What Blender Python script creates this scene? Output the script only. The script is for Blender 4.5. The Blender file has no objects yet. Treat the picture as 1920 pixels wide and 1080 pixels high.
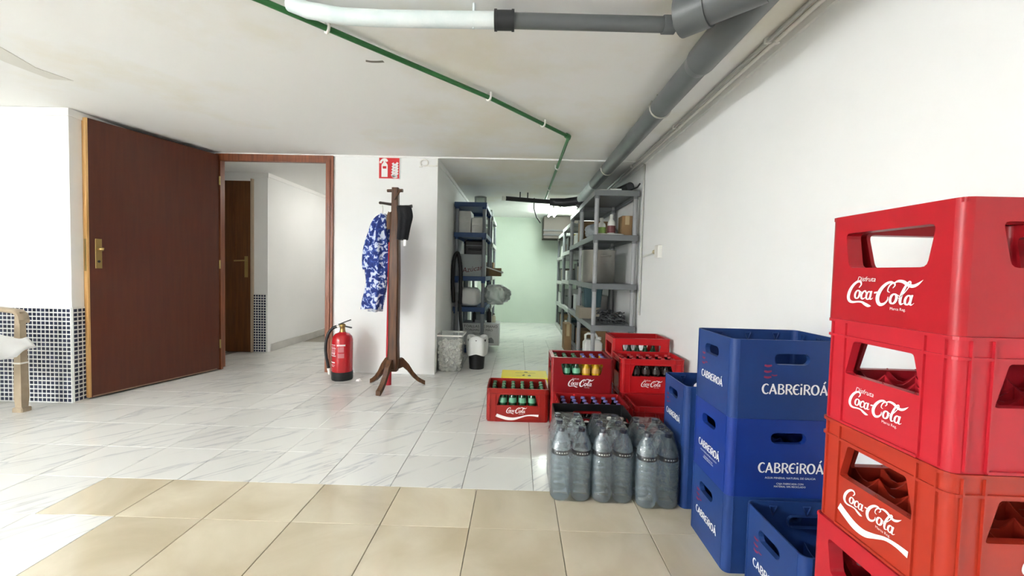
import bpy, bmesh, math, random
from mathutils import Vector, Matrix
from mathutils.geometry import tessellate_polygon
random.seed(7)
PI = math.pi
SC = bpy.context.scene
COL = SC.collection

# ------------------------------------------------------------------ camera
FPX = 787.0                                   # focal length in pixels of the 1920 frame
pitch, roll, yaw = 0.0396, 0.0239, -0.0141
cy_, sy_ = math.cos(yaw), math.sin(yaw)
fw = Vector((sy_, cy_, 0)); rt = Vector((cy_, -sy_, 0)); up = Vector((0, 0, 1))
f2 = fw*math.cos(pitch) - up*math.sin(pitch); u2 = up*math.cos(pitch) + fw*math.sin(pitch)
r3 = rt*math.cos(roll) + u2*math.sin(roll); u3 = u2*math.cos(roll) - rt*math.sin(roll)
cam_d = bpy.data.cameras.new('camera'); cam = bpy.data.objects.new('camera', cam_d); COL.objects.link(cam)
cam_d.sensor_width = 36; cam_d.lens = FPX/1920*36; cam_d.clip_start = .01
M = Matrix((r3, u3, -f2)).transposed().to_4x4(); M.translation = Vector((0, 0, 1)); cam.matrix_world = M
SC.camera = cam
# ------------------------------------------------------------------ world, exposure
w = bpy.data.worlds.new('world'); SC.world = w; w.use_nodes = True
w.node_tree.nodes['Background'].inputs[0].default_value = (.9, .95, 1, 1)
w.node_tree.nodes['Background'].inputs[1].default_value = .02
SC.view_settings.view_transform = 'Standard'; SC.view_settings.look = 'None'
SC.view_settings.exposure = 2.0; SC.view_settings.gamma = 1; SC.view_settings.use_curve_mapping = False
SC.cycles.max_bounces = 14; SC.cycles.diffuse_bounces = 7; SC.cycles.transparent_max_bounces = 28
SC.cycles.transmission_bounces = 10; SC.cycles.use_denoising = True
LAMP_MAIN, LAMP_REAR, LAMP_FILL, LAMP_HALL, LAMP_STORE = 12.0, 126.0, 5.0, 6.5, 25.0    # radiance of the fluorescent tubes

# ------------------------------------------------------------------ material helpers
def lin(c):
    c = c.lstrip('#'); v = [int(c[i:i+2], 16)/255 for i in (0, 2, 4)]
    return tuple(x/12.92 if x <= .04045 else ((x+.055)/1.055)**2.4 for x in v) + (1,)
MATS = {}
def mat(name, col='#808080', rough=.5, metal=0., var=None, vscale=6., bump=0., bscale=60., spec=.5, coat=0., emit=None, es=0., stretch=None, objrand=0., trans=0., ior=1.45):
    if name in MATS: return MATS[name]
    m = bpy.data.materials.new(name); m.use_nodes = True; nt = m.node_tree; N = nt.nodes; L = nt.links
    p = N['Principled BSDF']; p.inputs['Base Color'].default_value = lin(col)
    p.inputs['Roughness'].default_value = rough; p.inputs['Metallic'].default_value = metal
    p.inputs['Specular IOR Level'].default_value = spec; p.inputs['Coat Weight'].default_value = coat
    p.inputs['Transmission Weight'].default_value = trans; p.inputs['IOR'].default_value = ior
    co = N.new('ShaderNodeTexCoord').outputs['Object']
    if stretch or objrand:
        mp = N.new('ShaderNodeMapping'); L.new(co, mp.inputs[0])
        if stretch: mp.inputs['Scale'].default_value = stretch
        if objrand:
            oi = N.new('ShaderNodeObjectInfo'); mm = N.new('ShaderNodeMath'); mm.operation = 'MULTIPLY'
            mm.inputs[1].default_value = objrand; L.new(oi.outputs['Random'], mm.inputs[0]); L.new(mm.outputs[0], mp.inputs['Location'])
        co = mp.outputs[0]
    if var:
        n = N.new('ShaderNodeTexNoise'); n.inputs['Scale'].default_value = vscale; n.inputs['Detail'].default_value = 5
        L.new(co, n.inputs['Vector']); cr = N.new('ShaderNodeValToRGB')
        cr.color_ramp.elements[0].position = .36; cr.color_ramp.elements[1].position = .66
        cr.color_ramp.elements[0].color = lin(col); cr.color_ramp.elements[1].color = lin(var)
        L.new(n.outputs[0], cr.inputs[0]); L.new(cr.outputs[0], p.inputs['Base Color'])
    if bump:
        n2 = N.new('ShaderNodeTexNoise'); n2.inputs['Scale'].default_value = bscale; n2.inputs['Detail'].default_value = 4
        L.new(co, n2.inputs['Vector']); b = N.new('ShaderNodeBump'); b.inputs['Strength'].default_value = bump; b.inputs['Distance'].default_value = .01
        L.new(n2.outputs[0], b.inputs['Height']); L.new(b.outputs[0], p.inputs['Normal'])
    if emit:
        p.inputs['Emission Color'].default_value = lin(emit) if isinstance(emit, str) else tuple(emit)+(1,); p.inputs['Emission Strength'].default_value = es
    MATS[name] = m; return m
def film_mat(name, col, gloss=.12, rough=.08, bump=.5, bscale=40, diff=0., dcol=(.8,.84,.86,1)):
    """clear plastic: mostly transparent, a fresnel gloss with creases, a little milkiness"""
    m = bpy.data.materials.new(name); m.use_nodes = True; nt = m.node_tree; N = nt.nodes; L = nt.links
    for n in list(N):
        if n.type == 'BSDF_PRINCIPLED': N.remove(n)
    out = [n for n in N if n.type == 'OUTPUT_MATERIAL'][0]
    tr = N.new('ShaderNodeBsdfTransparent'); tr.inputs[0].default_value = lin(col)
    gl = N.new('ShaderNodeBsdfGlossy'); gl.inputs['Roughness'].default_value = rough
    fr = N.new('ShaderNodeFresnel'); fr.inputs[0].default_value = 1.4
    ad = N.new('ShaderNodeMath'); ad.operation = 'ADD'; ad.inputs[1].default_value = gloss; ad.use_clamp = True
    L.new(fr.outputs[0], ad.inputs[0]); mx = N.new('ShaderNodeMixShader')
    L.new(ad.outputs[0], mx.inputs[0]); L.new(tr.outputs[0], mx.inputs[1]); L.new(gl.outputs[0], mx.inputs[2])
    co = N.new('ShaderNodeTexCoord'); nz = N.new('ShaderNodeTexNoise'); nz.inputs['Scale'].default_value = bscale; nz.inputs['Detail'].default_value = 3
    L.new(co.outputs['Object'], nz.inputs['Vector']); b = N.new('ShaderNodeBump'); b.inputs['Strength'].default_value = bump; b.inputs['Distance'].default_value = .02
    L.new(nz.outputs[0], b.inputs['Height']); L.new(b.outputs[0], gl.inputs['Normal'])
    res = mx.outputs[0]
    if diff:
        df = N.new('ShaderNodeBsdfDiffuse'); df.inputs[0].default_value = dcol; m2 = N.new('ShaderNodeMixShader')
        m2.inputs[0].default_value = diff; L.new(res, m2.inputs[1]); L.new(df.outputs[0], m2.inputs[2]); res = m2.outputs[0]
    L.new(res, out.inputs[0]); MATS[name] = m; return m

# ------------------------------------------------------------------ mesh builder
class MB:
    def __init__(s): s.v = []; s.f = []; s.smooth = set()
    def add(s, vs, fs, smooth=False):
        o = len(s.v); s.v += [tuple(v) for v in vs]
        for f in fs:
            if smooth: s.smooth.add(len(s.f))
            s.f.append(tuple(i+o for i in f))
        return s
    def box(s, x0, y0, z0, x1, y1, z1):
        return s.add([(x0,y0,z0),(x1,y0,z0),(x1,y1,z0),(x0,y1,z0),(x0,y0,z1),(x1,y0,z1),(x1,y1,z1),(x0,y1,z1)],
                     [(0,3,2,1),(4,5,6,7),(0,1,5,4),(1,2,6,5),(2,3,7,6),(3,0,4,7)])
    def bbox(s, x0, y0, z0, x1, y1, z1, b=.004):      # box with chamfered vertical and top edges
        r = [(x0+b,y0),(x1-b,y0),(x1,y0+b),(x1,y1-b),(x1-b,y1),(x0+b,y1),(x0,y1-b),(x0,y0+b)]
        q = [(x0+b,y0+b),(x1-b,y0+b),(x1-b,y0+b),(x1-b,y1-b),(x1-b,y1-b),(x0+b,y1-b),(x0+b,y1-b),(x0+b,y0+b)]
        return s.loft([[(x,y,z0) for x,y in r],[(x,y,z1-b) for x,y in r],[(x,y,z1) for x,y in q]], smooth=False)
    def loft(s, rings, smooth=True, cap0=True, cap1=True, closed=True):
        n = len(rings[0]); vs = [p for r in rings for p in r]; fs = []
        for k in range(len(rings)-1):
            for i in range(n if closed else n-1):
                j = (i+1) % n; fs.append((k*n+i, k*n+j, (k+1)*n+j, (k+1)*n+i))
        s.add(vs, fs, smooth)
        if cap0: s.add(rings[0][::-1], [tuple(range(n))])
        if cap1: s.add(rings[-1], [tuple(range(n))])
        return s
    def lathe(s, prof, c=(0,0,0), n=16, cap0=True, cap1=True, smooth=True):
        return s.loft([[(c[0]+r*math.cos(2*PI*i/n), c[1]+r*math.sin(2*PI*i/n), c[2]+z) for i in range(n)] for r, z in prof], smooth, cap0, cap1)
    def tube(s, pts, r, n=10, cap=True, smooth=True):
        P = [Vector(p) for p in pts]; rs = r if isinstance(r, (list, tuple)) else [r]*len(P); rings = []; prev = None
        for k, p in enumerate(P):
            t = (P[min(k+1, len(P)-1)] - P[max(k-1, 0)]).normalized()
            a = prev if prev is not None else (Vector((0,0,1)) if abs(t.z) < .9 else Vector((1,0,0)))
            a = (a - t*a.dot(t)).normalized(); prev = a; b = t.cross(a)
            rings.append([tuple(p + (a*math.cos(2*PI*i/n) + b*math.sin(2*PI*i/n))*rs[k]) for i in range(n)])
        return s.loft(rings, smooth, cap, cap)
    def bar(s, a, b, w, h, upv=(0,0,1)):                # rectangular bar from a to b
        a, b = Vector(a), Vector(b); t = (b-a).normalized(); x = t.cross(Vector(upv)).normalized(); z = x.cross(t)
        R = lambda p: [tuple(p + x*i*w/2 + z*j*h/2) for i, j in ((-1,-1),(1,-1),(1,1),(-1,1))]
        return s.loft([R(a), R(b)], False)
    def panel(s, outer, holes, o, u, v, n, t, flange=0.):
        """flat plate with holes: 2D loops (anticlockwise) mapped by o + a*u + b*v; n is outward, thickness t inward"""
        o, u, v, n = Vector(o), Vector(u), Vector(v), Vector(n)
        loops = [outer] + [h[::-1] for h in holes]; flat = [p for l in loops for p in l]
        tri = tessellate_polygon([[Vector((a, b, 0)) for a, b in l] for l in loops])
        f = [o + u*a + v*b for a, b in flat]; bk = [p - n*t for p in f]; k = len(f)
        fs = []
        for T in tri:
            a, b, c = (f[i] for i in T)
            T = tuple(T) if (b-a).cross(c-a).dot(n) > 0 else tuple(T[::-1])
            fs += [T, tuple(i+k for i in T[::-1])]
        i0 = 0
        for l in loops:
            m = len(l)
            for i in range(m): fs.append((i0+i, i0+i+k, i0+(i+1) % m+k, i0+(i+1) % m))
            i0 += m
        s.add(f+bk, fs)
        if flange:
            for h in holes:
                m = len(h); c2 = [sum(p[i] for p in h)/m for i in (0, 1)]
                a = [o + u*p[0] + v*p[1] - n*t for p in h]; d = [p - n*flange for p in a]
                e = [o + u*(p[0]+(p[0]-c2[0])*.06) + v*(p[1]+(p[1]-c2[1])*.08) - n*t for p in h]; g = [p - n*flange for p in e]
                s.add(a+d+e+g, [q for i in range(m) for j in [(i+1) % m] for q in ((i,j,j+m,i+m), (i+2*m,i+3*m,j+3*m,j+2*m), (i+m,j+m,j+3*m,i+3*m))])
        return s
    def build(s, name, m, parent=None, kind=None):
        me = bpy.data.meshes.new(name); me.from_pydata(s.v, [], s.f); me.validate()
        bm = bmesh.new(); bm.from_mesh(me); bm.to_mesh(me); bm.free()
        if s.smooth and len(me.polygons) == len(s.f):
            me.polygons.foreach_set('use_smooth', [i in s.smooth for i in range(len(s.f))])
        me.materials.append(m); o = bpy.data.objects.new(name, me); COL.objects.link(o)
        if parent: o.parent = parent
        if kind: o['kind'] = kind
        return o
def tag(o, label, cat, group=None):
    o['label'] = label; o['category'] = cat
    if group: o['group'] = group
    return o
def thing(name, label, cat, loc=(0,0,0), rz=0., group=None):
    o = bpy.data.objects.new(name, None); COL.objects.link(o); o.location = loc; o.rotation_euler = (0,0,rz)
    return tag(o, label, cat, group)
def struct(name): 
    o = bpy.data.objects.new(name, None); COL.objects.link(o); o['kind'] = 'structure'; return o
def sbuild(mb, name, m, label=None):
    o = mb.build(name, m, None, 'structure')
    if label: o['label'] = label
    return o
def copy_tree(o, loc, label=None, group=None, rz=None):
    r = o.copy(); COL.objects.link(r); r.location = loc
    if rz is not None: r.rotation_euler = (0,0,rz)
    if label: r['label'] = label
    if group: r['group'] = group
    for ch in [c for c in o.children]:
        c = ch.copy(); COL.objects.link(c); c.parent = r
        for g in [x for x in ch.children]:
            d = g.copy(); COL.objects.link(d); d.parent = c
    return r
def share(mesh_obj, name, parent):        # another object on the same mesh
    o = bpy.data.objects.new(name, mesh_obj.data); COL.objects.link(o)
    if parent: o.parent = parent
    return o
def rrect(x0, y0, x1, y1, r, n=4):
    P = []
    for cx, cy, a in ((x1-r,y0+r,-PI/2),(x1-r,y1-r,0),(x0+r,y1-r,PI/2),(x0+r,y0+r,PI)):
        P += [(cx+r*math.cos(a+i*PI/2/n), cy+r*math.sin(a+i*PI/2/n)) for i in range(n+1)]
    return P
def rpoly(pts, r, n=3):                   # polygon (anticlockwise) with rounded corners
    out = []; m = len(pts)
    for i in range(m):
        p, a, b = Vector(pts[i]), Vector(pts[i-1]), Vector(pts[(i+1) % m])
        d1, d2 = (a-p).normalized(), (b-p).normalized(); s, e = p+d1*r, p+d2*r
        for k in range(n+1):
            t = k/n; out.append(tuple(s*(1-t)**2 + p*2*t*(1-t) + e*t*t))
    return out

# ------------------------------------------------------------------ lettering: strokes of varying width
def spline(P, per=8):
    out = []
    for i in range(len(P)-1):
        p0 = P[max(i-1,0)]; p1 = P[i]; p2 = P[i+1]; p3 = P[min(i+2,len(P)-1)]
        for k in range(per):
            t = k/per
            out.append(tuple(.5*((2*b)+(-a+c)*t+(2*a-5*b+4*c-d)*t*t+(-a+3*b-3*c+d)*t**3) for a,b,c,d in zip(p0,p1,p2,p3)))
    out.append(tuple(P[-1])); return out
def ribbon(P, per=8):
    S = spline(P, per) if len(P) > 2 else P; vs, fs = [], []
    for i, p in enumerate(S):
        a, b = S[max(i-1,0)], S[min(i+1,len(S)-1)]; dx, dy = b[0]-a[0], b[1]-a[1]; l = math.hypot(dx, dy) or 1
        w_ = max(p[2], .02)/2; vs += [(p[0]-dy/l*w_, p[1]+dx/l*w_), (p[0]+dy/l*w_, p[1]-dx/l*w_)]
        if i: fs.append((2*i-2, 2*i-1, 2*i+1, 2*i))
    return vs, fs
def ell(cx, cy, rx, ry, w0, w1, tilt=0., n=16):      # o with thick left and right sides
    return [(cx+rx*math.cos(2*PI*i/n)+tilt*ry*math.sin(2*PI*i/n), cy+ry*math.sin(2*PI*i/n), w0+(w1-w0)*abs(math.cos(2*PI*i/n))) for i in range(n+1)]
def script_logo():
    S = []
    S.append([(1.62,1.62,.10),(1.86,2.02,.2),(1.62,2.38,.24),(1.12,2.32,.32),(.6,1.8,.42),(.3,1.05,.5),(.32,.35,.46),(.66,-.1,.36),(1.2,-.22,.27),(1.9,-.12,.22),(2.55,-.12,.24),(3.05,-.32,.34),(3.6,-.5,.34),(4.0,-.5,.04)])
    S.append(ell(1.62,.78,.34,.5,.14,.30))
    S.append([(1.85,1.2,.08),(2.1,1.12,.08),(2.3,.95,.08)])
    S.append([(2.86,1.0,.16),(2.75,1.24,.17),(2.5,1.2,.2),(2.28,.85,.3),(2.32,.45,.28),(2.6,.28,.18),(2.95,.5,.08),(3.1,.7,.06)])
    S.append(ell(3.3,.74,.3,.48,.12,.27)); S.append([(3.62,1.3,.2),(3.58,.85,.28),(3.62,.42,.24),(3.8,.3,.12),(4.0,.5,.06)])
    S.append([(4.0,1.1,.2),(4.4,1.18,.2)])
    S.append([(6.1,1.25,.06),(5.75,1.4,.14),(5.8,1.95,.18),(6.2,2.35,.2),(6.5,2.1,.18),(6.3,1.75,.1)])
    S.append([(6.35,2.3,.12),(5.9,2.42,.26),(5.35,2.2,.36),(4.85,1.6,.46),(4.62,.85,.52),(4.75,.2,.46),(5.15,-.2,.38),(5.65,-.12,.3),(6.0,.3,.18),(5.98,.75,.08)])
    S.append([(6.3,2.3,.12),(6.75,2.55,.26),(7.4,2.5,.34),(8.0,2.2,.36),(8.6,2.05,.36),(9.1,2.25,.3),(9.6,2.75,.03)])
    S.append(ell(6.72,.55,.38,.54,.16,.34)); S.append([(6.95,1.05,.08),(7.2,.98,.08),(7.42,.85,.08)])
    S.append([(7.3,.62,.07),(7.75,1.1,.1),(8.2,1.9,.13),(8.32,2.4,.16),(8.08,2.5,.2),(7.8,1.95,.3),(7.6,1.1,.36),(7.6,.4,.34),(7.8,.02,.22),(8.1,.15,.08)])
    S.append(ell(8.5,.52,.32,.5,.14,.3)); S.append([(8.88,1.1,.22),(8.82,.6,.3),(8.86,.16,.26),(9.05,.02,.13),(9.3,.25,.05)])
    V, F = [], []
    for s_ in S:
        v, f = ribbon(s_, 4); o = len(V); V += [((x+.22*y)/9.9-.5, (y-1)/9.9, S.index(s_)) for x, y in v]; F += [tuple(i+o for i in q) for q in f]
    return V, F
def swoosh():
    return ribbon([(-.6,-.02,.02+.10),(-.45,-.09,.12),(-.28,-.15,.12),(-.1,-.155,.1),(.08,-.09,.065),(.25,-.02,.05),(.42,0,.06),(.6,-.015,.09)], 6)
def uncial_logo():
    t, h = .17, .11; S = []; x = 0
    def C(x): return [(x+.62,.86,h),(x+.45,.97,h),(x+.2,.85,t),(x+.08,.5,t+.03),(x+.2,.14,t),(x+.45,.03,h),(x+.64,.16,h)]
    def A(x): return [[(x+.08,0,t*.8),(x+.40,1,t*.8)],[(x+.36,1,t),(x+.72,0,t+.02)],[(x+.2,.32,h),(x+.6,.32,h)]]
    def B(x): return [[(x+.12,0,t),(x+.12,1,t)],[(x+.1,.95,h),(x+.4,.95,h),(x+.54,.75,t),(x+.38,.55,h),(x+.12,.53,h)],[(x+.12,.53,h),(x+.45,.5,h),(x+.62,.27,t),(x+.45,.05,h),(x+.1,.05,h)]]
    def R(x): return [[(x+.12,0,t),(x+.12,1,t)],[(x+.1,.95,h),(x+.42,.95,h),(x+.58,.72,t),(x+.42,.5,h),(x+.2,.47,h)],[(x+.34,.48,t),(x+.68,0,t)]]
    def E(x): return [C(x), [(x+.12,.52,h),(x+.52,.52,h)]]
    def O(x): return [ell(x+.42,.5,.33,.46,h,t+.03)]
    S.append(C(0)); S += A(.68); S += B(1.52); S += R(2.26); S += E(2.98)
    S += [[(3.8,0,t),(3.8,.74,t)], [(3.8,.92,t),(3.8,1.08,t)]]; S += R(4.0); S += O(4.72); S += A(5.58)
    S.append([(5.95,1.12,.12),(6.12,1.34,.14)])
    V, F = [], []
    for s_ in S:
        v, f = ribbon(s_, 4); o = len(V); V += [(x_/6.34-.5, (y-.5)/6.34, S.index(s_)) for x_, y in v]; F += [tuple(i+o for i in q) for q in f]
    return V, F
LOGO_S, LOGO_U, SWOOSH = script_logo(), uncial_logo(), swoosh()
_txt = {}
def text2d(s, shear=0.):
    if (s, shear) not in _txt:
        cu = bpy.data.curves.new('t', 'FONT'); cu.body = s; cu.align_x = 'CENTER'; cu.align_y = 'CENTER'; cu.shear = shear; cu.resolution_u = 2
        o = bpy.data.objects.new('t', cu); COL.objects.link(o); dg = bpy.context.evaluated_depsgraph_get()
        me = bpy.data.meshes.new_from_object(o.evaluated_get(dg))
        _txt[(s, shear)] = ([(v.co.x, v.co.y) for v in me.vertices], [tuple(p.vertices) for p in me.polygons])
        bpy.data.objects.remove(o); bpy.data.curves.remove(cu); bpy.data.meshes.remove(me)
    return _txt[(s, shear)]
def decal(mb, shape, size, o, u, n, v=(0,0,1), off=.0009, sy=1.):     # flat print on a face
    V, F = shape; V = [p if len(p) == 3 else (*p, 0) for p in V]; o, u, v, n = Vector(o), Vector(u), Vector(v), Vector(n); flip = u.cross(v).dot(n) < 0
    mb.add([o + u*a*size + v*b*size*sy + n*(off+c*4e-5) for a, b, c in V], [f[::-1] if flip else f for f in F]); return mb
def rect2d(x0, y0, x1, y1): return [(x0,y0),(x1,y0),(x1,y1),(x0,y1)], [(0,1,2,3)]

# ------------------------------------------------------------------ materials of the room
def wall_mat(name, c1, c2):
    return mat(name, c1, .75, var=c2, vscale=1.3, bump=.12, bscale=22, spec=.25)
m_wall = wall_mat('white_paint', '#f2f2f1', '#edeeed')
m_wallg = wall_mat('mint_paint', '#ccd8cb', '#c6d3c6')
m_trim = mat('white_trim', '#f0f0ee', .5)
m_wood = mat('door_wood', '#582b1b', .34, var='#50271a', vscale=5, stretch=(8,8,.5), bump=.04, bscale=50)
m_woodf = mat('frame_wood', '#8a4e2e', .4, var='#6f3b22', vscale=6, stretch=(9,9,.6))
m_wood2 = mat('far_door_wood', '#6b3f16', .4, var='#55300f', vscale=5, stretch=(8,8,.5))
m_lip = mat('raw_wood', '#d8ae74', .6, var='#b98a50', vscale=4, stretch=(6,6,.8))
m_brass = mat('brass', '#a8905a', .3, .9, bump=.05)
m_grey_pvc = mat('grey_pvc', '#5b5f60', .35, var='#66696a', vscale=3)
m_white_pvc = mat('white_painted_pipe', '#dfe6e6', .45, var='#cfdcdc', vscale=9, bump=.15, bscale=30)
m_green = mat('green_pipe', '#2c6a37', .4)
m_clip = mat('white_plastic', '#eceae4', .4)
m_black = mat('black_plastic', '#141416', .4)
m_dark = mat('dark_grey', '#2d2e30', .5)
m_steel = mat('steel', '#bab7b0', .33, .75, var='#a5a29b', vscale=3, bump=.02)
# marble and beige tiles
def tile_mat(name, base, vein, rough, veins=True):
    m = mat(name, base, rough, spec=.5); nt = m.node_tree; N = nt.nodes; L = nt.links; p = N['Principled BSDF']
    co = N.new('ShaderNodeTexCoord'); oi = N.new('ShaderNodeObjectInfo'); mp = N.new('ShaderNodeMapping')
    mp.vector_type = 'TEXTURE'; mp.inputs['Rotation'].default_value = (0,0,math.radians(47)); mp.inputs['Scale'].default_value = (1.1,.13,1.) if veins else (.45,.45,1)
    ml = N.new('ShaderNodeVectorMath'); ml.operation = 'SCALE'; ml.inputs[0].default_value = (37,91,13); L.new(oi.outputs['Random'], ml.inputs['Scale'])
    L.new(co.outputs['Object'], mp.inputs[0]); ad = N.new('ShaderNodeVectorMath'); ad.operation = 'ADD'; L.new(mp.outputs[0], ad.inputs[0]); L.new(ml.outputs[0], ad.inputs[1])
    nz = N.new('ShaderNodeTexNoise'); nz.inputs['Scale'].default_value = 1.5 if veins else 1.3; nz.inputs['Detail'].default_value = 6; nz.inputs['Distortion'].default_value = .6
    L.new(ad.outputs[0], nz.inputs['Vector']); cr = N.new('ShaderNodeValToRGB'); e = cr.color_ramp.elements
    if veins:
        e[0].position = .40; e[0].color = lin(base); e[1].position = .70; e[1].color = lin(base)
        k = e.new(.54); k.color = lin(base); k = e.new(.578); k.color = lin(vein); k = e.new(.595); k.color = lin(base)
    else: e[0].position = .3; e[0].color = lin(base); e[1].position = .7; e[1].color = lin(vein)
    L.new(nz.outputs[0], cr.inputs[0])
    hv = N.new('ShaderNodeHueSaturation'); mr = N.new('ShaderNodeMapRange'); mr.inputs[3].default_value = .93; mr.inputs[4].default_value = 1.03
    L.new(oi.outputs['Random'], mr.inputs[0]); L.new(mr.outputs[0], hv.inputs['Value']); L.new(cr.outputs[0], hv.inputs['Color']); L.new(hv.outputs[0], p.inputs['Base Color'])
    n2 = N.new('ShaderNodeTexNoise'); n2.inputs['Scale'].default_value = 9; L.new(co.outputs['Object'], n2.inputs['Vector'])
    b = N.new('ShaderNodeBump'); b.inputs['Strength'].default_value = .02; b.inputs['Distance'].default_value = .01; L.new(n2.outputs[0], b.inputs['Height']); L.new(b.outputs[0], p.inputs['Normal'])
    return m
m_marble = tile_mat('marble_tile', '#e2e2de', '#c6c7c8', .15)
m_beige = tile_mat('beige_tile', '#d6cdb7', '#bdb198', .055, False)
m_grout = mat('grout', '#8f8a80', .8)
m_mos_grout = mat('mosaic_grout', '#e2e3e1', .6)
m_mos = mat('mosaic_navy', '#23283c', .2, var='#3a4058', vscale=22)
# ceiling: old paint with yellowish damp stains
m_ceil = mat('ceiling_paint', '#d9d8d3', .85, bump=.18, bscale=9, spec=.2)
nt = m_ceil.node_tree; N = nt.nodes; L = nt.links
co = N.new('ShaderNodeTexCoord'); nz = N.new('ShaderNodeTexNoise'); nz.inputs['Scale'].default_value = .75; nz.inputs['Detail'].default_value = 7; nz.inputs['Roughness'].default_value = .6
L.new(co.outputs['Object'], nz.inputs['Vector']); cr = N.new('ShaderNodeValToRGB'); e = cr.color_ramp.elements
e[0].position = .5; e[0].color = lin('#f1f1ef'); e[1].position = .64; e[1].color = lin('#ebe7da'); L.new(nz.outputs[0], cr.inputs[0]); L.new(cr.outputs[0], N['Principled BSDF'].inputs['Base Color'])

# ------------------------------------------------------------------ the shell
H = 2.05; XR = 1.15; YB = 3.95
sbuild(MB().box(-5.2,-2.7,H, 1.35,8.5,H+.1), 'ceiling', m_ceil)
floor = sbuild(MB().box(-5.2,-2.7,-.1, 1.35,8.5,-.008), 'floor', m_grout)
sbuild(MB().box(XR,-2.7,-.1, XR+.15,8.5,H), 'wall_right', m_wall)
sbuild(MB().box(-5.2,-2.7,-.1, XR,-2.5,H), 'wall_rear', m_wall)
sbuild(MB().box(-5.2,-2.5,-.1, -5.0,2.885,H), 'wall_west', m_wall)
wl = sbuild(MB().box(-5.2,2.885,-.1, -3.12,4.05,H), 'wall_left', m_wall)
sbuild(MB().box(-3.12,YB,-.1, -2.86,YB+.1,H).box(-2.86,YB,2.04, -1.75,YB+.1,H).box(-1.75,YB,-.1, -.775,YB+.1,H).box(-.93,YB+.1,-.1, -.79,8.2,H), 'wall_back', m_wall)
sbuild(MB().box(-.93,8.2,-.1, XR,8.4,H), 'wall_far', m_wallg)
# hallway seen through the doorway
wh = sbuild(MB().box(-5.2,4.77,-.1, -3.36,8.2,H).box(-3.36,4.83,-.1,-2.87,8.2,H).box(-3.045,4.77,-.1,-2.87,4.83,H).box(-3.36,4.77,1.97,-3.045,4.83,H), 'wall_hallway', m_wall)
sbuild(MB().box(-2.87,7.6,-.1, -.93,7.8,H), 'wall_hall_end', m_wall)
sbuild(MB().box(-2.87,4.83,0, -2.858,7.6,.085), 'baseboard_hallway', mat('skirting_marble', '#cfcdc8', .3, var='#c2c0bc', vscale=5))
# cornices
def trim(n, mb): return sbuild(mb, n, m_trim)
trim('trim_1', MB().box(-5,2.873,H-.055, -3.108,2.885,H-.003).box(-3.12,2.885,H-.055,-3.108,YB,H-.003))
trim('trim_2', MB().box(-3.1,YB-.012,H-.014, XR-.001,YB,H-.001))
trim('trim_3', MB().box(XR-.016,-2.4,H-.032, XR,8.1,H-.001))
trim('trim_4', MB().box(-.79,YB+.1,H-.04, -.775,8.2,H-.001))
trim('trim_5', MB().box(-2.87,4.77,H-.045, -2.855,7.6,H-.001).box(-3.36,4.757,H-.06,-2.855,4.77,H-.001))
# mosaic dados: little tiles proud of a white bed
def mosaic(parent, faces):
    bed, tl = MB(), MB()
    for (ox, oy), (ux, uy), ncol in faces:
        nx, ny = uy, -ux; p = .0302; L_ = ncol*p+.008; hh = 22*p+.01
        q = lambda a, d: (ox+ux*a+nx*d, oy+uy*a+ny*d)
        def slab(mb, a0, a1, z0, z1, d):
            a, b = q(a0, 0), q(a1, 0); c, e_ = q(a0, d), q(a1, d)
            mb.add([(*c,z0),(*e_,z0),(*e_,z1),(*c,z1),(*a,z0),(*b,z0),(*b,z1),(*a,z1)], [(0,1,2,3),(3,2,6,7),(0,3,7,4),(1,5,6,2)])
        slab(bed, 0, L_, -.005, hh, .005)
        for i in range(ncol):
            for j in range(22): slab(tl, .008+i*p, .008+i*p+.0212, .006+j*p, .006+j*p+.0212, .0066)
    bed.build('mosaic_bed', m_mos_grout, parent); tl.build('mosaic_tiles', m_mos, parent, 'stuff')
mosaic(wl, [((-3.12-.0302*30-.008,2.885),(1,0),30), ((-3.12,2.885),(0,1),26)])
mosaic(wh, [((-3.04,4.77),(1,0),5)])

# floor tiles, each one a piece
_tm = {}
def tile(x0, y0, x1, y1, m, g):
    x0 += g; y0 += g; x1 -= g; y1 -= g; a, b = round(x1-x0,4), round(y1-y0,4)
    if a < .02 or b < .02: return
    key = (a, b, m.name)
    if key not in _tm: _tm[key] = MB().bbox(-a/2,-b/2,-.008, a/2,b/2,0, .0012).build('tile', m, floor); o = _tm[key]
    else: o = share(_tm[key], 'tile', floor)
    o.location = ((x0+x1)/2, (y0+y1)/2, random.uniform(-.0006,.0))
S_, X0, Y0 = .3297, -1.884, 1.8846
for j in range(0, 13):
    ya, yb = Y0+S_*j, Y0+S_*(j+1)
    for i in range(-7, 10):
        xa, xb = X0+S_*i, X0+S_*(i+1)
        if ya < YB-.05:
            if j > 2 and xb < -3.12: continue
            tile(max(xa,-3.12) if j > 2 else xa, ya, min(xb,XR), yb, m_marble, .0011)
        elif xb > -.79 and xa < .9: tile(max(xa,-.79), ya, xb, yb, m_marble, .0011)
        elif -3.3 < xa < -1.6 and j < 11: tile(xa, ya, xb, yb, m_marble, .0011)
sbuild(MB().box(-.79,Y0+S_*13,-.008, XR,8.2,-.0005), 'floor_far', m_marble)
for j in range(1, 4):                         # white strip left of the beige floor
    ya, yb = (Y0-.2918, Y0) if j == 1 else (Y0-.2918-S_*(j-1), Y0-.2918-S_*(j-2))
    for i in range(-7, 1):
        xa, xb = X0+S_*i, X0+S_*(i+1)
        if j == 1 and i == 0: continue
        if j > 1: xa, xb = -1.5673+S_*(i-1), -1.5673+S_*i
        tile(xa, ya, xb, yb, m_marble, .0011)
BS, BX = .3503, -.8667
rows = [Y0-.2918, Y0] 
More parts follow.
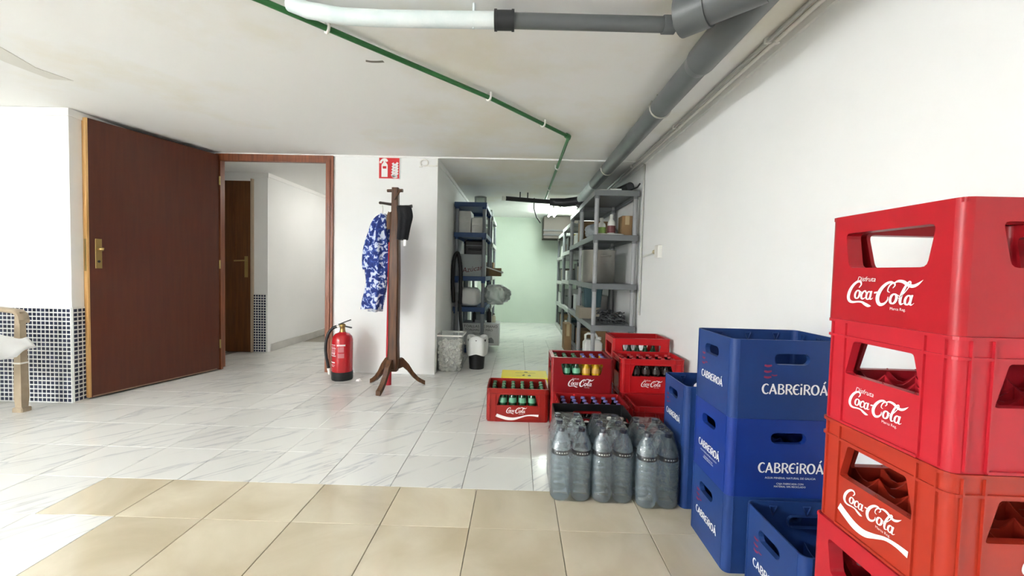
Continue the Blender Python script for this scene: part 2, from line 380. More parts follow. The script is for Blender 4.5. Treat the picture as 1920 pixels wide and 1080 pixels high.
rws = [(Y0-.2918, Y0)] + [(Y0-.2918-BS*(k+1), Y0-.2918-BS*k) for k in range(3)]
for j, (ya, yb) in enumerate(rws):
    for k in range(-3 if j == 0 else -2, 6):
        xa, xb = BX+BS*k, BX+BS*(k+1)
        tile(max(xa, -1.884), ya, min(xb, XR), yb, m_beige, .0013)

# marks of old paint on the ceiling: low flakes and a crack
ceil = bpy.data.objects['ceiling']; m_fl = mat('old_paint', '#dedcd5', .85, bump=.2, bscale=12, spec=.2)
for P in ([(-2.62,1.95),(-2.58,2.06),(-2.66,2.3),(-2.62,2.46),(-2.74,2.44),(-2.76,2.24),(-2.72,2.0)], [(-2.95,2.02),(-2.93,2.2),(-3.0,2.22),(-3.02,2.04)]):
    k = len(P); c = [sum(q[i] for q in P)/k for i in (0,1)]; R2 = [[(x,y,H+.001) for x,y in P], [(c[0]+(x-c[0])*.97, c[1]+(y-c[1])*.97, H-.0025) for x,y in P]]
    MB().loft(R2, False).build('paint_flake', m_fl, ceil)
v, f = ribbon([(-.80,2.162,.002),(-.775,2.17,.005),(-.74,2.17,.005),(-.71,2.165,.002)]); MB().add([(x,y,H-.0006) for x,y in v], f).build('crack', mat('crack_dark', '#77736a', .9), ceil)
# ------------------------------------------------------------------ lamps of the rooms, plus one added fill lamp
def fluorescent(name, label, c, length, along, strength, tint=(1,1,1), n=2, drop=.0):
    t = thing(name, label, 'lamp', c)
    dx, dy = (1,0) if along == 'x' else (0,1); h = length/2
    ax = lambda a, o, z: (a*dx+o*dy, a*dy+o*dx, z)
    MB().box(-h*dx-.025*dy, -h*dy-.025*dx, -.045, h*dx+.025*dy, h*dy+.025*dx, 0).build('housing', m_clip, t)
    if drop:
        for s in (-1, 1): MB().tube([ax(s*h*.7,0,0), ax(s*h*.7,0,drop)], .005, 6).build('hanger', m_clip, t)
    e_ = mat('tube_glow_'+name+str(round(strength)), '#ffffff', .5, emit=tint, es=strength)
    for k in range(n):
        o = (k-(n-1)/2)*.1
        MB().tube([ax(-h+.03,o,-.06), ax(h-.03,o,-.06)], .014, 10).build('tube', e_, t)
        for s in (-1, 1): MB().tube([ax(s*(h-.03),o,-.06), ax(s*(h-.005),o,-.06)], .017, 8).build('lamp_holder', m_clip, t)
    return t
fluorescent('fluorescent_lamp', 'twin tube ceiling lamp above the room before the open door', (-3.6,.9,H-.22), 1.3, 'y', LAMP_MAIN, (.94,.973,1), drop=.22)
fluorescent('fluorescent_lamp', 'twin tube ceiling lamp behind the crates and the viewer', (-4.3,-1.55,H-.36), 1.5, 'y', LAMP_REAR, (.94,.973,1), drop=.36)
fluorescent('fluorescent_lamp', 'added unseen twin tube fill lamp straight above the viewer', (-.75,.25,H-.2), 1.2, 'x', LAMP_FILL, (.93,.97,1), drop=.2)  # added out of view as weak fill for ceiling and camera-facing sides
fluorescent('fluorescent_lamp', 'twin tube ceiling lamp in the hallway past the doorway', (-1.9,5.7,H), 1.2, 'y', LAMP_HALL, (1,.98,.93))
fluorescent('fluorescent_lamp', 'glowing tube lamp on the storeroom ceiling beyond the dark pipe', (.56,6.95,H), 1.1, 'y', LAMP_STORE, (.88,1,.92))

# ------------------------------------------------------------------ doors and frames
fr = struct('trim_6'); fr['label'] = 'varnished brown wooden frame of the doorway'
MB().box(-1.818,YB-.022,0, -1.75,YB+.02,2.036).build('jamb', m_woodf, fr)
MB().box(-1.80,YB-.03,0, -1.775,YB-.02,2.0).build('stop_bead', m_woodf, fr)
MB().box(-2.86,YB-.022,0, -2.812,YB+.006,2.036).build('jamb', m_woodf, fr)
MB().box(-2.86,YB+.006,0, -2.856,YB+.1,2.036).build('lining', m_woodf, fr)
MB().box(-2.812,YB-.022,1.972, -1.818,YB+.02,2.036).build('head', m_woodf, fr)
d1 = struct('door_1'); d1['label'] = 'wide dark brown wooden door standing open against the left wall'
d1.location = (-2.825, 3.912, 0); d1.rotation_euler = (0,0, math.atan2(2.965-3.912, -3.10+2.825))
Ld = math.hypot(2.965-3.912, -3.10+2.825)    # local +x runs from hinge to free edge, local +y faces the room
MB().bbox(.008,-.02,.012, Ld-.012,.02,2.015,.001).build('leaf', m_wood, d1)
MB().box(Ld-.012,-.0205,.012, Ld,.0205,2.015).build('edge_strip', m_lip, d1)
MB().box(.03,.0201,.012, Ld-.02,.0225,.022).build('bottom_strip', mat('worn_wood', '#8d7460', .7), d1)
MB().box(Ld-.001,-.012,.93, Ld+.0012,.012,1.16).build('lock_plate', m_brass, d1)
hp = MB().bbox(Ld-.085,.02,.95, Ld-.045,.0245,1.165,.002).build('handle_plate', m_brass, d1)
MB().tube([(Ld-.065,.022,1.09),(Ld-.065,.042,1.09),(Ld-.068,.05,1.09),(Ld-.078,.056,1.088)], [.0085,.011,.014,.012], 10).build('handle', m_brass, hp)
MB().tube([(Ld-.065,.0244,1.0),(Ld-.065,.0262,1.0)], .009, 10).build('keyhole', m_dark, hp)
for z in (.25, 1.0, 1.78): MB().tube([(.0,.024,z-.04),(.0,.024,z+.04)], .007, 8).build('hinge', m_brass, d1)
d2 = struct('door_2'); d2['label'] = 'brown wooden door at the end of the hallway'
MB().bbox(-3.36,4.74,.005, -3.047,4.768,1.95,.001).build('leaf', m_wood2, d2)
MB().box(-3.23,4.7385,.03, -3.226,4.741,1.93).build('panel_groove', m_wood, d2)
hp = MB().bbox(-3.115,4.733,.86, -3.078,4.74,1.10,.002).build('handle_plate', m_brass, d2)
MB().tube([(-3.096,4.735,1.05),(-3.096,4.69,1.05),(-3.11,4.683,1.05),(-3.2,4.683,1.045)], .008, 8).build('handle', m_brass, hp)
MB().box(-3.047,4.735,.0, -3.028,4.77,1.975).build('jamb', mat('pale_jamb', '#b9a58f', .5), d2)
MB().box(-3.36,4.735,1.95, -3.047,4.77,1.99).build('head', m_trim, d2)

# ------------------------------------------------------------------ fire sign, cable hook, socket
m_red = mat('sign_red', '#c8161d', .4); m_white = mat('print_white', '#f2f0ee', .5)
t = thing('fire_sign', 'square red fire extinguisher sign high on the white partition', 'sign', (-1.229,YB-.004,1.935))
MB().bbox(-.102,-.002,-.102, .102,.0035,.102,.001).build('plate', m_white, t)
MB().box(-.095,-.003,-.095, .095,-.001,.095).build('red_field', m_red, t)
pic = MB(); O, U, Nn = (0,-.003,0), (1,0,0), (0,-1,0)
decal(pic, rect2d(-.072,-.082,-.014,.03), 1, O, U, Nn)
decal(pic, ([(-.072,.03),(-.014,.03),(-.03,.052),(-.056,.052)], [(0,1,2,3)]), 1, O, U, Nn)
decal(pic, ribbon([(-.045,.05,.014),(-.045,.072,.016)]), 1, O, U, Nn)
decal(pic, ribbon([(-.02,.06,.006),(-.03,.078,.012),(-.055,.08,.012),(-.078,.06,.01),(-.08,.045,.012)]), 1, O, U, Nn)
for k in range(5): decal(pic, ribbon([(.024+.002*k,-.055+.026*k,.003),(.045,-.072+.026*k,.012),(.066,-.06+.024*k,.016),(.08,-.042+.024*k,.004)]), 1, O, U, Nn)
decal(pic, ribbon([(.03,-.068,.01),(.05,-.082,.012),(.078,-.076,.014)]), 1, O, U, Nn)
pic.build('pictogram', m_white, t)
b = MB(); decal(b, rect2d(-.06,-.005,-.026,.018), 1, (0,-.0042,0), U, Nn); b.build('band', m_red, t)
t = thing('cable_hook', 'small white cable loop and duct fixed by the partition corner', 'hook', (-.90,YB-.006,1.985))
MB().tube([(.035*math.cos(a*PI/8), -.004, .006+.03*math.sin(a*PI/8)) for a in range(-5,11)], .007, 8).build('loop', m_clip, t)
MB().box(.02,-.006,-.026, .118,.006,-.014).build('duct', m_clip, t)
MB().box(-.048,-.006,-.036, -.02,.006,-.022).build('tail', m_clip, t)
t = thing('wall_socket', 'white surface socket with a cream plug on the right wall', 'socket', (XR,3.43,1.19))
MB().bbox(-.038,-.045,-.05, 0,.045,.05,.006).build('box', m_clip, t)
MB().tube([(-.02,.045,.0),(-.02,.10,.0)], .018, 10).build('plug', mat('cream_plastic', '#cfc3a2', .5), t)
MB().tube([(-.02,.10,0),(-.02,.2,-.012),(-.02,.32,-.018),(-.02,.42,-.03)], .006, 8).build('cable', m_clip, t)

# ------------------------------------------------------------------ pipes under the ceiling
PX, PZ, PR = .805, 1.975, .058
t = thing('drain_pipe', 'thick grey drain pipe along the ceiling with thinner side branches', 'pipe', (0,0,0))
MB().tube([(PX,-.6,PZ),(PX,4.62,PZ)], PR, 24).build('pipe', m_grey_pvc, t)
MB().tube([(PX,4.6,PZ),(PX,5.6,PZ)], PR*.96, 24).build('pale_length', m_white_pvc, t)
MB().tube([(PX,1.2,PZ),(PX,1.95,PZ)], PR+.008, 24).build('branch_fitting', m_grey_pvc, t)
MB().tube([(PX,1.95,PZ),(PX,2.0,PZ)], [PR+.008,PR], 24).build('socket_edge', m_grey_pvc, t)
br = MB().tube([(.79,1.42,PZ-.005),(.60,1.61,PZ-.005)], .066, 24).build('branch', m_grey_pvc, t)
MB().tube([(.66,1.55,PZ-.005),(.585,1.625,PZ-.005)], .074, 24).build('branch_collar', m_grey_pvc, t)
for y in (2.5, 3.95):
    c = MB().tube([(PX+(PR+.003)*math.cos(a*PI/10),y,PZ+(PR+.003)*math.sin(a*PI/10)) for a in range(-12,3)], .0055, 6).build('clamp', m_steel, t)
    MB().tube([(PX-.02,y,PZ+PR),(PX-.02,y,H-.001)], .004, 6).build('hanger', m_steel, c)
    MB().tube([(PX-PR-.012,y,PZ+.008),(PX-PR+.005,y,PZ+.008)], .008, 6).build('bolt', m_steel, c)
drain = t
Z2, Y2 = 1.985, 1.69
MB().tube([(-.93,Y2,Z2+.055),(-.86,Y2,Z2+.028),(-.72,Y2,Z2+.006),(-.55,Y2,Z2),(-.10,Y2,Z2)], .031, 18).build('painted_length', m_white_pvc, t)
MB().tube([(-.12,Y2,Z2),(.57,Y2+.012,Z2)], .029, 18).build('grey_length', m_grey_pvc, t)
MB().tube([(-.118,Y2,Z2),(-.045,Y2,Z2)], .036, 18).build('coupling', m_dark, t)
for x in (-.118,-.05): MB().tube([(x,Y2,Z2),(x+.01,Y2,Z2)], .039, 18).build('coupling_ring', m_dark, t)
MB().tube([(.545,Y2+.012,Z2),(.592,Y2+.012,Z2)], .034, 18).build('end_collar', m_grey_pvc, t)
MB().tube([(.585,Y2+.012,Z2),(.605,Y2-.02,Z2-.004),(.62,Y2-.085,Z2-.01)], [.027,.03,.03], 18).build('bend', m_grey_pvc, t)
MB().tube([(-.2,Y2,Z2-.034),(-.2,Y2,H-.001)], .006, 6).build('hanger', m_white_pvc, t)
t = thing('green_pipe', 'thin green plastic water pipe running diagonally over the ceiling', 'pipe', (0,0,0))
GZ = 2.022; GP = [(-1.62,1.08,GZ),(-1.02,1.645,GZ),(-.20,2.515,GZ),(.355,3.205,GZ)]
MB().tube(GP, .0125, 12).build('diagonal_length', m_green, t)
MB().tube([(.355,3.205,GZ),(.355,6.2,GZ)], .0125, 12).build('straight_length', m_green, t)
MB().tube([(.33,3.175,GZ),(.355,3.205,GZ),(.355,3.245,GZ)], .018, 12).build('elbow', m_green, t)
for x, y, a in ((-.845,1.83,.85),(-.20,2.515,.85),(.145,2.945,.85),(.355,4.15,PI/2),(.355,5.2,PI/2)):
    c = Vector((x,y,GZ)); d = Vector((math.cos(a),math.sin(a),0)); nn = Vector((-d.y,d.x,0))
    MB().tube([c+nn*.018+Vector((0,0,.027)), c+nn*.018, c+nn*.013-Vector((0,0,.013)), c-Vector((0,0,.019)), c-nn*.013-Vector((0,0,.013)), c-nn*.018, c-nn*.018+Vector((0,0,.027))], .0065, 6).build('clip', m_clip, t)
for k, (x, lab) in enumerate(((1.07,'pale cable duct along the ceiling edge, nearer the drain pipe'),(1.105,'pale cable duct along the ceiling edge, nearer the right wall'))):
    t = thing('cable_duct', lab, 'duct', (x,0,H))
    MB().tube([(0,-1,-.014),(0,8.1,-.014)], .0095, 10).build('duct', m_clip if k else mat('grey_conduit', '#b9b9b4', .4), t)
    for y in (1.9,3.0,4.1,5.2): MB().box(-.013,y-.008,-.024, .013,y+.008,0).build('clip', m_clip, t)
tag(MB().tube([(XR-.012,3.93,.62),(XR-.012,3.93,H-.03)], .009, 8).build('wall_conduit', mat('grey_conduit'), None), 'thin grey vertical conduit on the right wall beside the shelving', 'conduit')
# dark pipework deeper in the storeroom
t = drain
MB().tube([(-.19,5.55,1.955),(.66,5.75,1.94)], .03, 14).build('dark_length', m_dark, t)
MB().tube([(-.19,5.55,1.955),(-.24,5.54,1.955)], .032, 14).build('end_cap', m_clip, t)
MB().tube([(.40,5.70,1.945),(.60,5.70,1.94),(.80,5.62,1.955)], [.05,.06,.06], 14).build('junction', m_dark, t)
for x, y in ((.1,5.62),(.0,5.59)): MB().tube([(x,y,1.95),(x,y,H)], .008, 6).build('hanger', m_dark, t)
tag(MB().tube([(.20,6.0,H-.002),(.20,6.02,1.9),(.24,6.03,1.78),(.30,6.03,1.70)], .008, 6).build('hanging_cable', m_dark, None), 'dark cable dangling from the storeroom ceiling', 'cable')
t = thing('wall_unit', 'brown boxy unit high on the far storeroom wall', 'unit', (.64,8.2,1.62))
mb_ = mat('brown_grey', '#3b342e', .6)
MB().bbox(-.2,-.5,.0, .45,0,.40,.01).build('body', mb_, t)
for z in (.05,.13): MB().box(-.205,-.51,z, .45,-.48,z+.03).build('slat', m_dark, t)

# ------------------------------------------------------------------ coat rack with garments, red tube, extinguisher
m_rack = mat('rack_wood', '#5e3a1e', .4, var='#3f2512', vscale=6, stretch=(8,8,.7))
RX, RY = -1.02, 3.45
t = thing('coat_rack', 'brown wooden coat stand with curved feet before the partition', 'coat rack', (RX,RY,0))
def sq(w_, z, dx=0): return [(dx+x*w_/2, y*w_/2, z) for x, y in ((-1,-.75),(-.75,-1),(.75,-1),(1,-.75),(1,.75),(.75,1),(-.75,1),(-1,.75))]
MB().loft([sq(.07,.15),sq(.088,.22),sq(.078,.4),sq(.084,.95),sq(.074,1.25),sq(.058,1.42),sq(.052,1.66)], False).build('post', m_rack, t)
MB().tube([(-.068,.0,1.635),(.062,-.01,1.637)], [.012,.014], 8).build('top_peg', m_rack, t)
MB().tube([(.0,-.03,1.56),(.03,-.04,1.6),(.045,-.03,1.63)], .008, 6).build('hook', m_rack, t)
m_pegd = mat('dark_peg', '#241712', .4)
MB().tube([(0,0,1.52),(-.165,.175,1.562),(-.195,.205,1.568)], [.013,.011,.013], 8).build('peg', m_pegd, t)
MB().tube([(0,0,1.505),(.12,-.03,1.507),(.145,-.034,1.509)], [.013,.011,.014], 8).build('peg', m_pegd, t)
MB().tube([(0,0,1.51),(.02,.14,1.53)], [.013,.011], 8).build('peg', m_pegd, t)
for ex, ey in ((-.055,-.215),(.225,.155),(-.235,.16)):
    l = math.hypot(ex,ey); nx_, ny_ = -ey/l*.02, ex/l*.02; R_ = []
    for s, z, h in ((.10,.205,.085),(.28,.215,.075),(.46,.165,.065),(.62,.10,.052),(.78,.055,.042),(.92,.03,.036),(1.0,.019,.036)):
        x, y = ex*s, ey*s; R_.append([(x-nx_,y-ny_,z-h/2),(x+nx_,y+ny_,z-h/2),(x+nx_,y+ny_,z+h/2),(x-nx_,y-ny_,z+h/2)])
    MB().loft(R_, False).build('foot', m_rack, t)
tag(MB().tube([(RX-.075,RY+.112,0),(RX-.06,RY+.10,1.22)], .025, 14).build('red_tube', mat('red_fabric', '#a81826', .6, bump=.2, bscale=30), None), 'long red tube leaning upright behind the coat stand post', 'tube')
t = thing('red_strap', 'short red strap hanging beside the post under the black cloth', 'strap', (0,0,0))
MB().loft([[(RX+.034+x,RY-.005+y,z) for x, y in ((0,-.006),(.022,-.006),(.022,.006),(0,.006))] for z in (1.28,1.32,1.40,1.47)], False).build('strap', mat('red_fabric'), t)
MB().tube([(RX+.045,RY-.005,1.265),(RX+.045,RY-.005,1.285)], .008, 8).build('tip', mat('red_fabric'), t)
# blue patterned garment
m_flo = mat('blue_floral', '#2a3f8f', .85); nt = m_flo.node_tree; N = nt.nodes; L = nt.links
co = N.new('ShaderNodeTexCoord'); nz = N.new('ShaderNodeTexNoise'); nz.inputs['Scale'].default_value = 27; nz.inputs['Detail'].default_value = 4; nz.inputs['Distortion'].default_value = .7
L.new(co.outputs['Object'], nz.inputs['Vector']); cr = N.new('ShaderNodeValToRGB'); e = cr.color_ramp.elements
e[0].position = .42; e[0].color = lin('#1b2c70'); e[1].position = .66; e[1].color = lin('#d3dbe8'); k = e.new(.53); k.color = lin('#34509e'); k = e.new(.565); k.color = lin('#c8d2ea')
L.new(nz.outputs[0], cr.inputs[0]); L.new(cr.outputs[0], N['Principled BSDF'].inputs['Base Color'])
def cloth(secs, n=28, amp=.14, seed=0, fold=7):
    R_ = []; rnd = random.Random(seed); ph = [rnd.uniform(0,6.28) for _ in range(4)]
    for k, (x, y, z, a, b) in enumerate(secs):
        ring = []
        for i in range(n):
            th = 2*PI*i/n; f = 1+amp*math.sin(fold*th+ph[0]+z*5)+amp*.6*math.sin((fold-3)*th+ph[1]-z*9)
            ring.append((x+a*f*math.cos(th), y+b*f*math.sin(th), z+.006*math.sin(3*th+ph[2])))
        R_.append(ring)
    return R_
def dense(secs, k=4): return [tuple(p) for p in spline(secs, k)]
t = thing('garment', 'blue and white patterned overall hanging from the coat stand', 'garment', (0,0,0))
MB().loft(cloth(dense([(-1.190,3.64,1.47,.022,.02),(-1.195,3.64,1.43,.06,.045),(-1.210,3.64,1.33,.088,.065),(-1.220,3.64,1.18,.105,.07),(-1.215,3.64,1.03,.112,.07),(-1.230,3.64,.99,.098,.068),(-1.235,3.64,.86,.088,.06),(-1.255,3.64,.72,.088,.055),(-1.265,3.64,.645,.086,.05)]), seed=2)).build('body', m_flo, t)
MB().loft(cloth(dense([(-1.235,3.64,1.40,.03,.04),(-1.280,3.64,1.25,.045,.05),(-1.305,3.64,1.1,.046,.05),(-1.310,3.64,.99,.044,.045)]), seed=3, fold=5)).build('sleeve', m_flo, t)
MB().loft(cloth(dense([(-1.240,3.64,.66,.058,.045),(-1.240,3.64,.625,.056,.043)]), seed=4)).build('hem', mat('grey_hem', '#8e94a6', .9, var='#d5d8de', vscale=30), t)
MB().tube([(-1.190,3.64,1.46),(-1.185,3.64,1.51),(-1.190,3.64,1.545)], .004, 6).build('hanger_hook', m_clip, t)
t = thing('black_garment', 'black cloth draped over the right peg of the coat stand', 'garment', (0,0,0))
MB().loft(cloth(dense([(-.925,3.385,1.50,.045,.012),(-.925,3.368,1.49,.058,.03),(-.915,3.368,1.42,.058,.03),(-.925,3.368,1.34,.05,.028),(-.935,3.368,1.235,.042,.024)]), amp=.1, seed=5)).build('cloth', mat('black_cloth', '#17171b', .9, bump=.3, bscale=40), t)
MB().box(-.925,3.358,1.185, -.905,3.364,1.24).build('care_tag', m_white, t)
t = thing('brown_cloth', 'small brown cloth hung between the garment and the coat stand post', 'cloth', (0,0,0))
MB().loft(cloth(dense([(-1.085,3.52,1.47,.014,.016),(-1.09,3.52,1.42,.024,.016),(-1.09,3.52,1.33,.02,.014)]), amp=.1, seed=6, n=16)).build('cloth', mat('brown_cloth', '#5a4332', .9), t)
# extinguisher
m_ext = mat('extinguisher_red', '#b01820', .25, coat=.4)
t = thing('fire_extinguisher', 'red fire extinguisher with black hose on the floor by the door frame', 'fire extinguisher', (-1.555,3.705,0))
MB().lathe([(.086,.07),(.089,.08),(.089,.355),(.082,.385),(.06,.41),(.03,.42),(.028,.425)], n=28).build('cylinder', m_ext, t)
MB().lathe([(.088,0),(.0915,.012),(.0915,.075)], n=28).build('base_ring', m_black, t)
MB().lathe([(.024,.422),(.026,.43),(.022,.44),(.022,.47),(.028,.472),(.026,.49),(.012,.5)], n=14).build('valve', m_brass, t)
MB().bar((-.02,0,.485),(.085,-.01,.465),.018,.01).build('carry_handle', m_black, t)
MB().bar((-.035,0,.49),(.075,-.01,.535),.02,.009).build('lever', m_black, t)
MB().tube([(-.02,0,.47),(-.055,0,.472)], .012, 10).build('hose_coupling', m_clip, t)
h = MB().tube(spline([(-.05,0,.472),(-.085,-.005,.455),(-.125,-.01,.40),(-.142,-.015,.31),(-.138,-.02,.22),(-.122,-.02,.14),(-.108,-.02,.07)], 5), .0135, 10).build('hose', m_black, t)
MB().tube([(-.112,-.02,.10),(-.104,-.02,.045)], [.016,.012], 10).build('nozzle', m_clip, h)
lb = MB(); rr = .0895
def curved(a0, a1, z0, z1, n=6):
    P = [(rr*math.cos(a0+(a1-a0)*i/n), rr*math.sin(a0+(a1-a0)*i/n)) for i in range(n+1)]
    lb.add([(x,y,z0) for x, y in P]+[(x,y,z1) for x, y in P], [(i,i+1,n+2+i,n+1+i) for i in range(n)])
d_ = math.radians
for z0, z1, a, b in ((.315,.32,-165,-108),(.285,.291,-165,-105),(.218,.226,-165,-105),(.158,.169,-165,-110),(.14,.143,-165,-110),(.128,.131,-165,-115),(.310,.324,-98,-52)): curved(d_(a), d_(b), z0, z1)
for k in range(3): curved(d_(-160+k*19), d_(-150+k*19), .232, .252, 3)
lb.build('label_print', mat('label_white', '#e6dcdc', .5), t)
lb = MB()
for z0, z1, a, b in ((.24,.28,-152,-108),(.255,.305,-90,-60),(.205,.245,-92,-58),(.296,.306,-158,-110)): curved(d_(a), d_(b), z0, z1)
lb.build('label_block', mat('label_pink', '#bb6d72', .5), t)
t = tag(MB().loft([[(-.02,-.015,0),(.01,-.02,0),(.03,.0,0),(.012,.015,0),(-.015,.012,0)],[(-.014,-.01,.016),(.008,-.012,.01),(.02,.0,.012),(.008,.01,.02),(-.01,.008,.014)]], False).build('paper_scrap', m_white, None), 'small crumpled white paper scrap on the floor beside the extinguisher', 'paper'); t.location = (-1.39,3.66,0)

# ------------------------------------------------------------------ plastic chair with sheet at the left edge
m_chair = mat('beige_plastic', '#a08f78', .5, var='#b7a78f', vscale=8)
t = thing('plastic_armchair', 'beige plastic garden armchair against the mosaic wall', 'chair', (-3.47,2.45,0))
MB().bbox(-.22,-.22,.40, .22,.22,.43,.02).build('seat', m_chair, t)
for sx, sy2 in ((1,1),(1,-1),(-1,1),(-1,-1)):
    x, y = sx*.215, sy2*.24
    lg = MB().loft([[(x+dx*.030*k, y+dy*.028*k, z) for dx, dy in ((-1,-1),(1,-1),(1,1),(-1,1))] for z, k in ((.03,.7),(.1,.85),(.42,.72),(.66,.55))], False).build('leg', m_chair, t)
    MB().bbox(x-.035,y-.03,0, x+.035,y+.03,.03,.006).build('foot', m_chair, lg)
    MB().bbox(x-.026,y-.025,.318, x+.026,y+.025,.328,.002).build('collar', m_clip, lg)
for s in (1,-1):
    MB().loft([[(.0+dx,s*.245+dy,z) for dx, dy in ((-.03,-.03),(.03,-.03),(.03,.03),(-.03,.03))] for z in ()] or [[(x,s*.24+y*.03,.665+z+c) for y, z in ((-1,-.01),(1,-.01),(1,.012),(-1,.012))] for x, c in ((-.25,.03),(-.1,.02),(.1,.005),(.2,-.005),(.235,-.03),(.245,-.07))], True).build('armrest', m_chair, t)
MB().loft([[(-.23-.12*k,-.22+.02*k,.43+.42*k),(-.20-.12*k,-.22+.02*k,.43+.42*k),(-.20-.12*k,.22-.02*k,.43+.42*k),(-.23-.12*k,.22-.02*k,.43+.42*k)] for k in (0,.5,1)], False).build('backrest', m_chair, t)
# crumpled white sheet on the seat
rnd = random.Random(11); n = 26; vs = []; fs = []
for i in range(n+1):
    for j in range(n+1):
        u, v = i/n, j/n; x = -.19+.565*u; y = -.205+.40*v
        e_ = max(0, x-.31)*1.0
        z = .49+.06*math.sin(2.6*u*PI*.5+.4)*math.sin(v*PI)+.02*u+.06*math.exp(-((x-.2)/.13)**2)*math.sin(v*PI)**.6+.014*math.sin(9*u+5*v)+.012*math.sin(17*v-6*u)+.008*math.sin(23*u+11*v)-e_*1.2
        vs.append((x,y,max(z,.445 if x < .24 else .40)))
for i in range(n):
    for j in range(n):
        a = i*(n+1)+j; fs.append((a,a+n+1,a+n+2,a+1))
o = MB().add(vs, fs, True).build('white_sheet', mat('white_sheet', '#eceded', .6), None); o.location = (-3.47,2.45,0)
md = o.modifiers.new('thick', 'SOLIDIFY'); md.thickness = .006
tag(o, 'crumpled white plastic sheet lying on the beige armchair', 'sheet')

# ------------------------------------------------------------------ crates
def faces(L_, W_):
    return {'front': ((-L_/2,-W_/2,0),(1,0,0),(0,-1,0),L_), 'left': ((-L_/2,W_/2,0),(0,-1,0),(-1,0,0),W_),
            'right': ((L_/2,-W_/2,0),(0,1,0),(1,0,0),W_), 'back': ((L_/2,W_/2,0),(-1,0,0),(0,1,0),L_)}
def shell(L_, W_, h, holes, r=.016, t=.005, flange=0., z0=0.):
    mb = MB(); F = faces(L_, W_)
    for k, (o, u, n, w_) in F.items():
        mb.panel([(r,z0),(w_-r,z0),(w_-r,h),(r,h)], holes(k, w_), o, u, (0,0,1), n, t, flange)
    for sx, sy2, a0 in ((1,-1,-PI/2),(1,1,0),(-1,1,PI/2),(-1,-1,PI)):
        cx, cy = sx*(L_/2-r), sy2*(W_/2-r); A = [a0+i*PI/8 for i in range(5)]
        ot = [(cx+r*math.cos(a), cy+r*math.sin(a)) for a in A]; it = [(cx+(r-t)*math.cos(a), cy+(r-t)*math.sin(a)) for a in A]
        V = [(x,y,z) for z in (z0,h) for x, y in ot]+[(x,y,z) for z in (z0,h) for x, y in it]
        mb.add(V, [(i,i+1,i+6,i+5) for i in range(4)]+[(10+i,15+i,16+i,11+i) for i in range(4)], True)
        mb.add(V, [(5+i,6+i,16+i,15+i) for i in range(4)])
    return mb
def ringband(mb, L_, W_, r, d, z0, z1, inn=.002):
    o = rrect(-L_/2-d,-W_/2-d,L_/2+d,W_/2+d,r+d,4); q = rrect(-L_/2+inn,-W_/2+inn,L_/2-inn,W_/2-inn,max(r-inn,.002),4)
    return mb.loft([[(x,y,z0) for x,y in q],[(x,y,z0) for x,y in o],[(x,y,z1) for x,y in o],[(x,y,z1) for x,y in q]], False, False, False)
def dividers(L_, W_, nx, ny, z0, zt, t=.003, dip=.03):
    mb = MB(); dx, dy = (L_-.014)/nx, (W_-.014)/ny
    def plate(o, u, n, length, cells):
        top = []
        for c in range(cells):
            for k in range(5): top.append((length*(c+k/5)/cells, zt-dip*math.sin(PI*k/5)))
        top.append((length, zt)); P = [(0,z0),(length,z0)]+top[::-1]
        o, u, n = Vector(o), Vector(u), Vector(n); m = len(P)
        a = [o+u*p[0]+Vector((0,0,p[1]))+n*t/2 for p in P]; b_ = [q-n*t for q in a]
        # strips: bottom edge to the curved top
        k = len(top); A = [o+u*p[0]+Vector((0,0,z0))+n*t/2 for p in top]; B = [o+u*p[0]+Vector((0,0,p[1]))+n*t/2 for p in top]
        V = A+B+[q-n*t for q in A]+[q-n*t for q in B]
        mb.add(V, [f for i in range(k-1) for f in ((i,i+1,k+i+1,k+i),(2*k+i+1,2*k+i,3*k+i,3*k+i+1),(k+i,k+i+1,3*k+i+1,3*k+i))])
    for i in range(1, nx): plate((-L_/2+.007+dx*i,-W_/2+.007,0),(0,1,0),(1,0,0),W_-.014,ny)
    for j in range(1, ny): plate((-L_/2+.007,-W_/2+.007+dy*j,0),(1,0,0),(0,-1,0),L_-.014,nx)
    return mb
def red_mat(c): return mat('crate_red_'+c, c, .38, var=c, bump=.03, bscale=25, spec=.45)
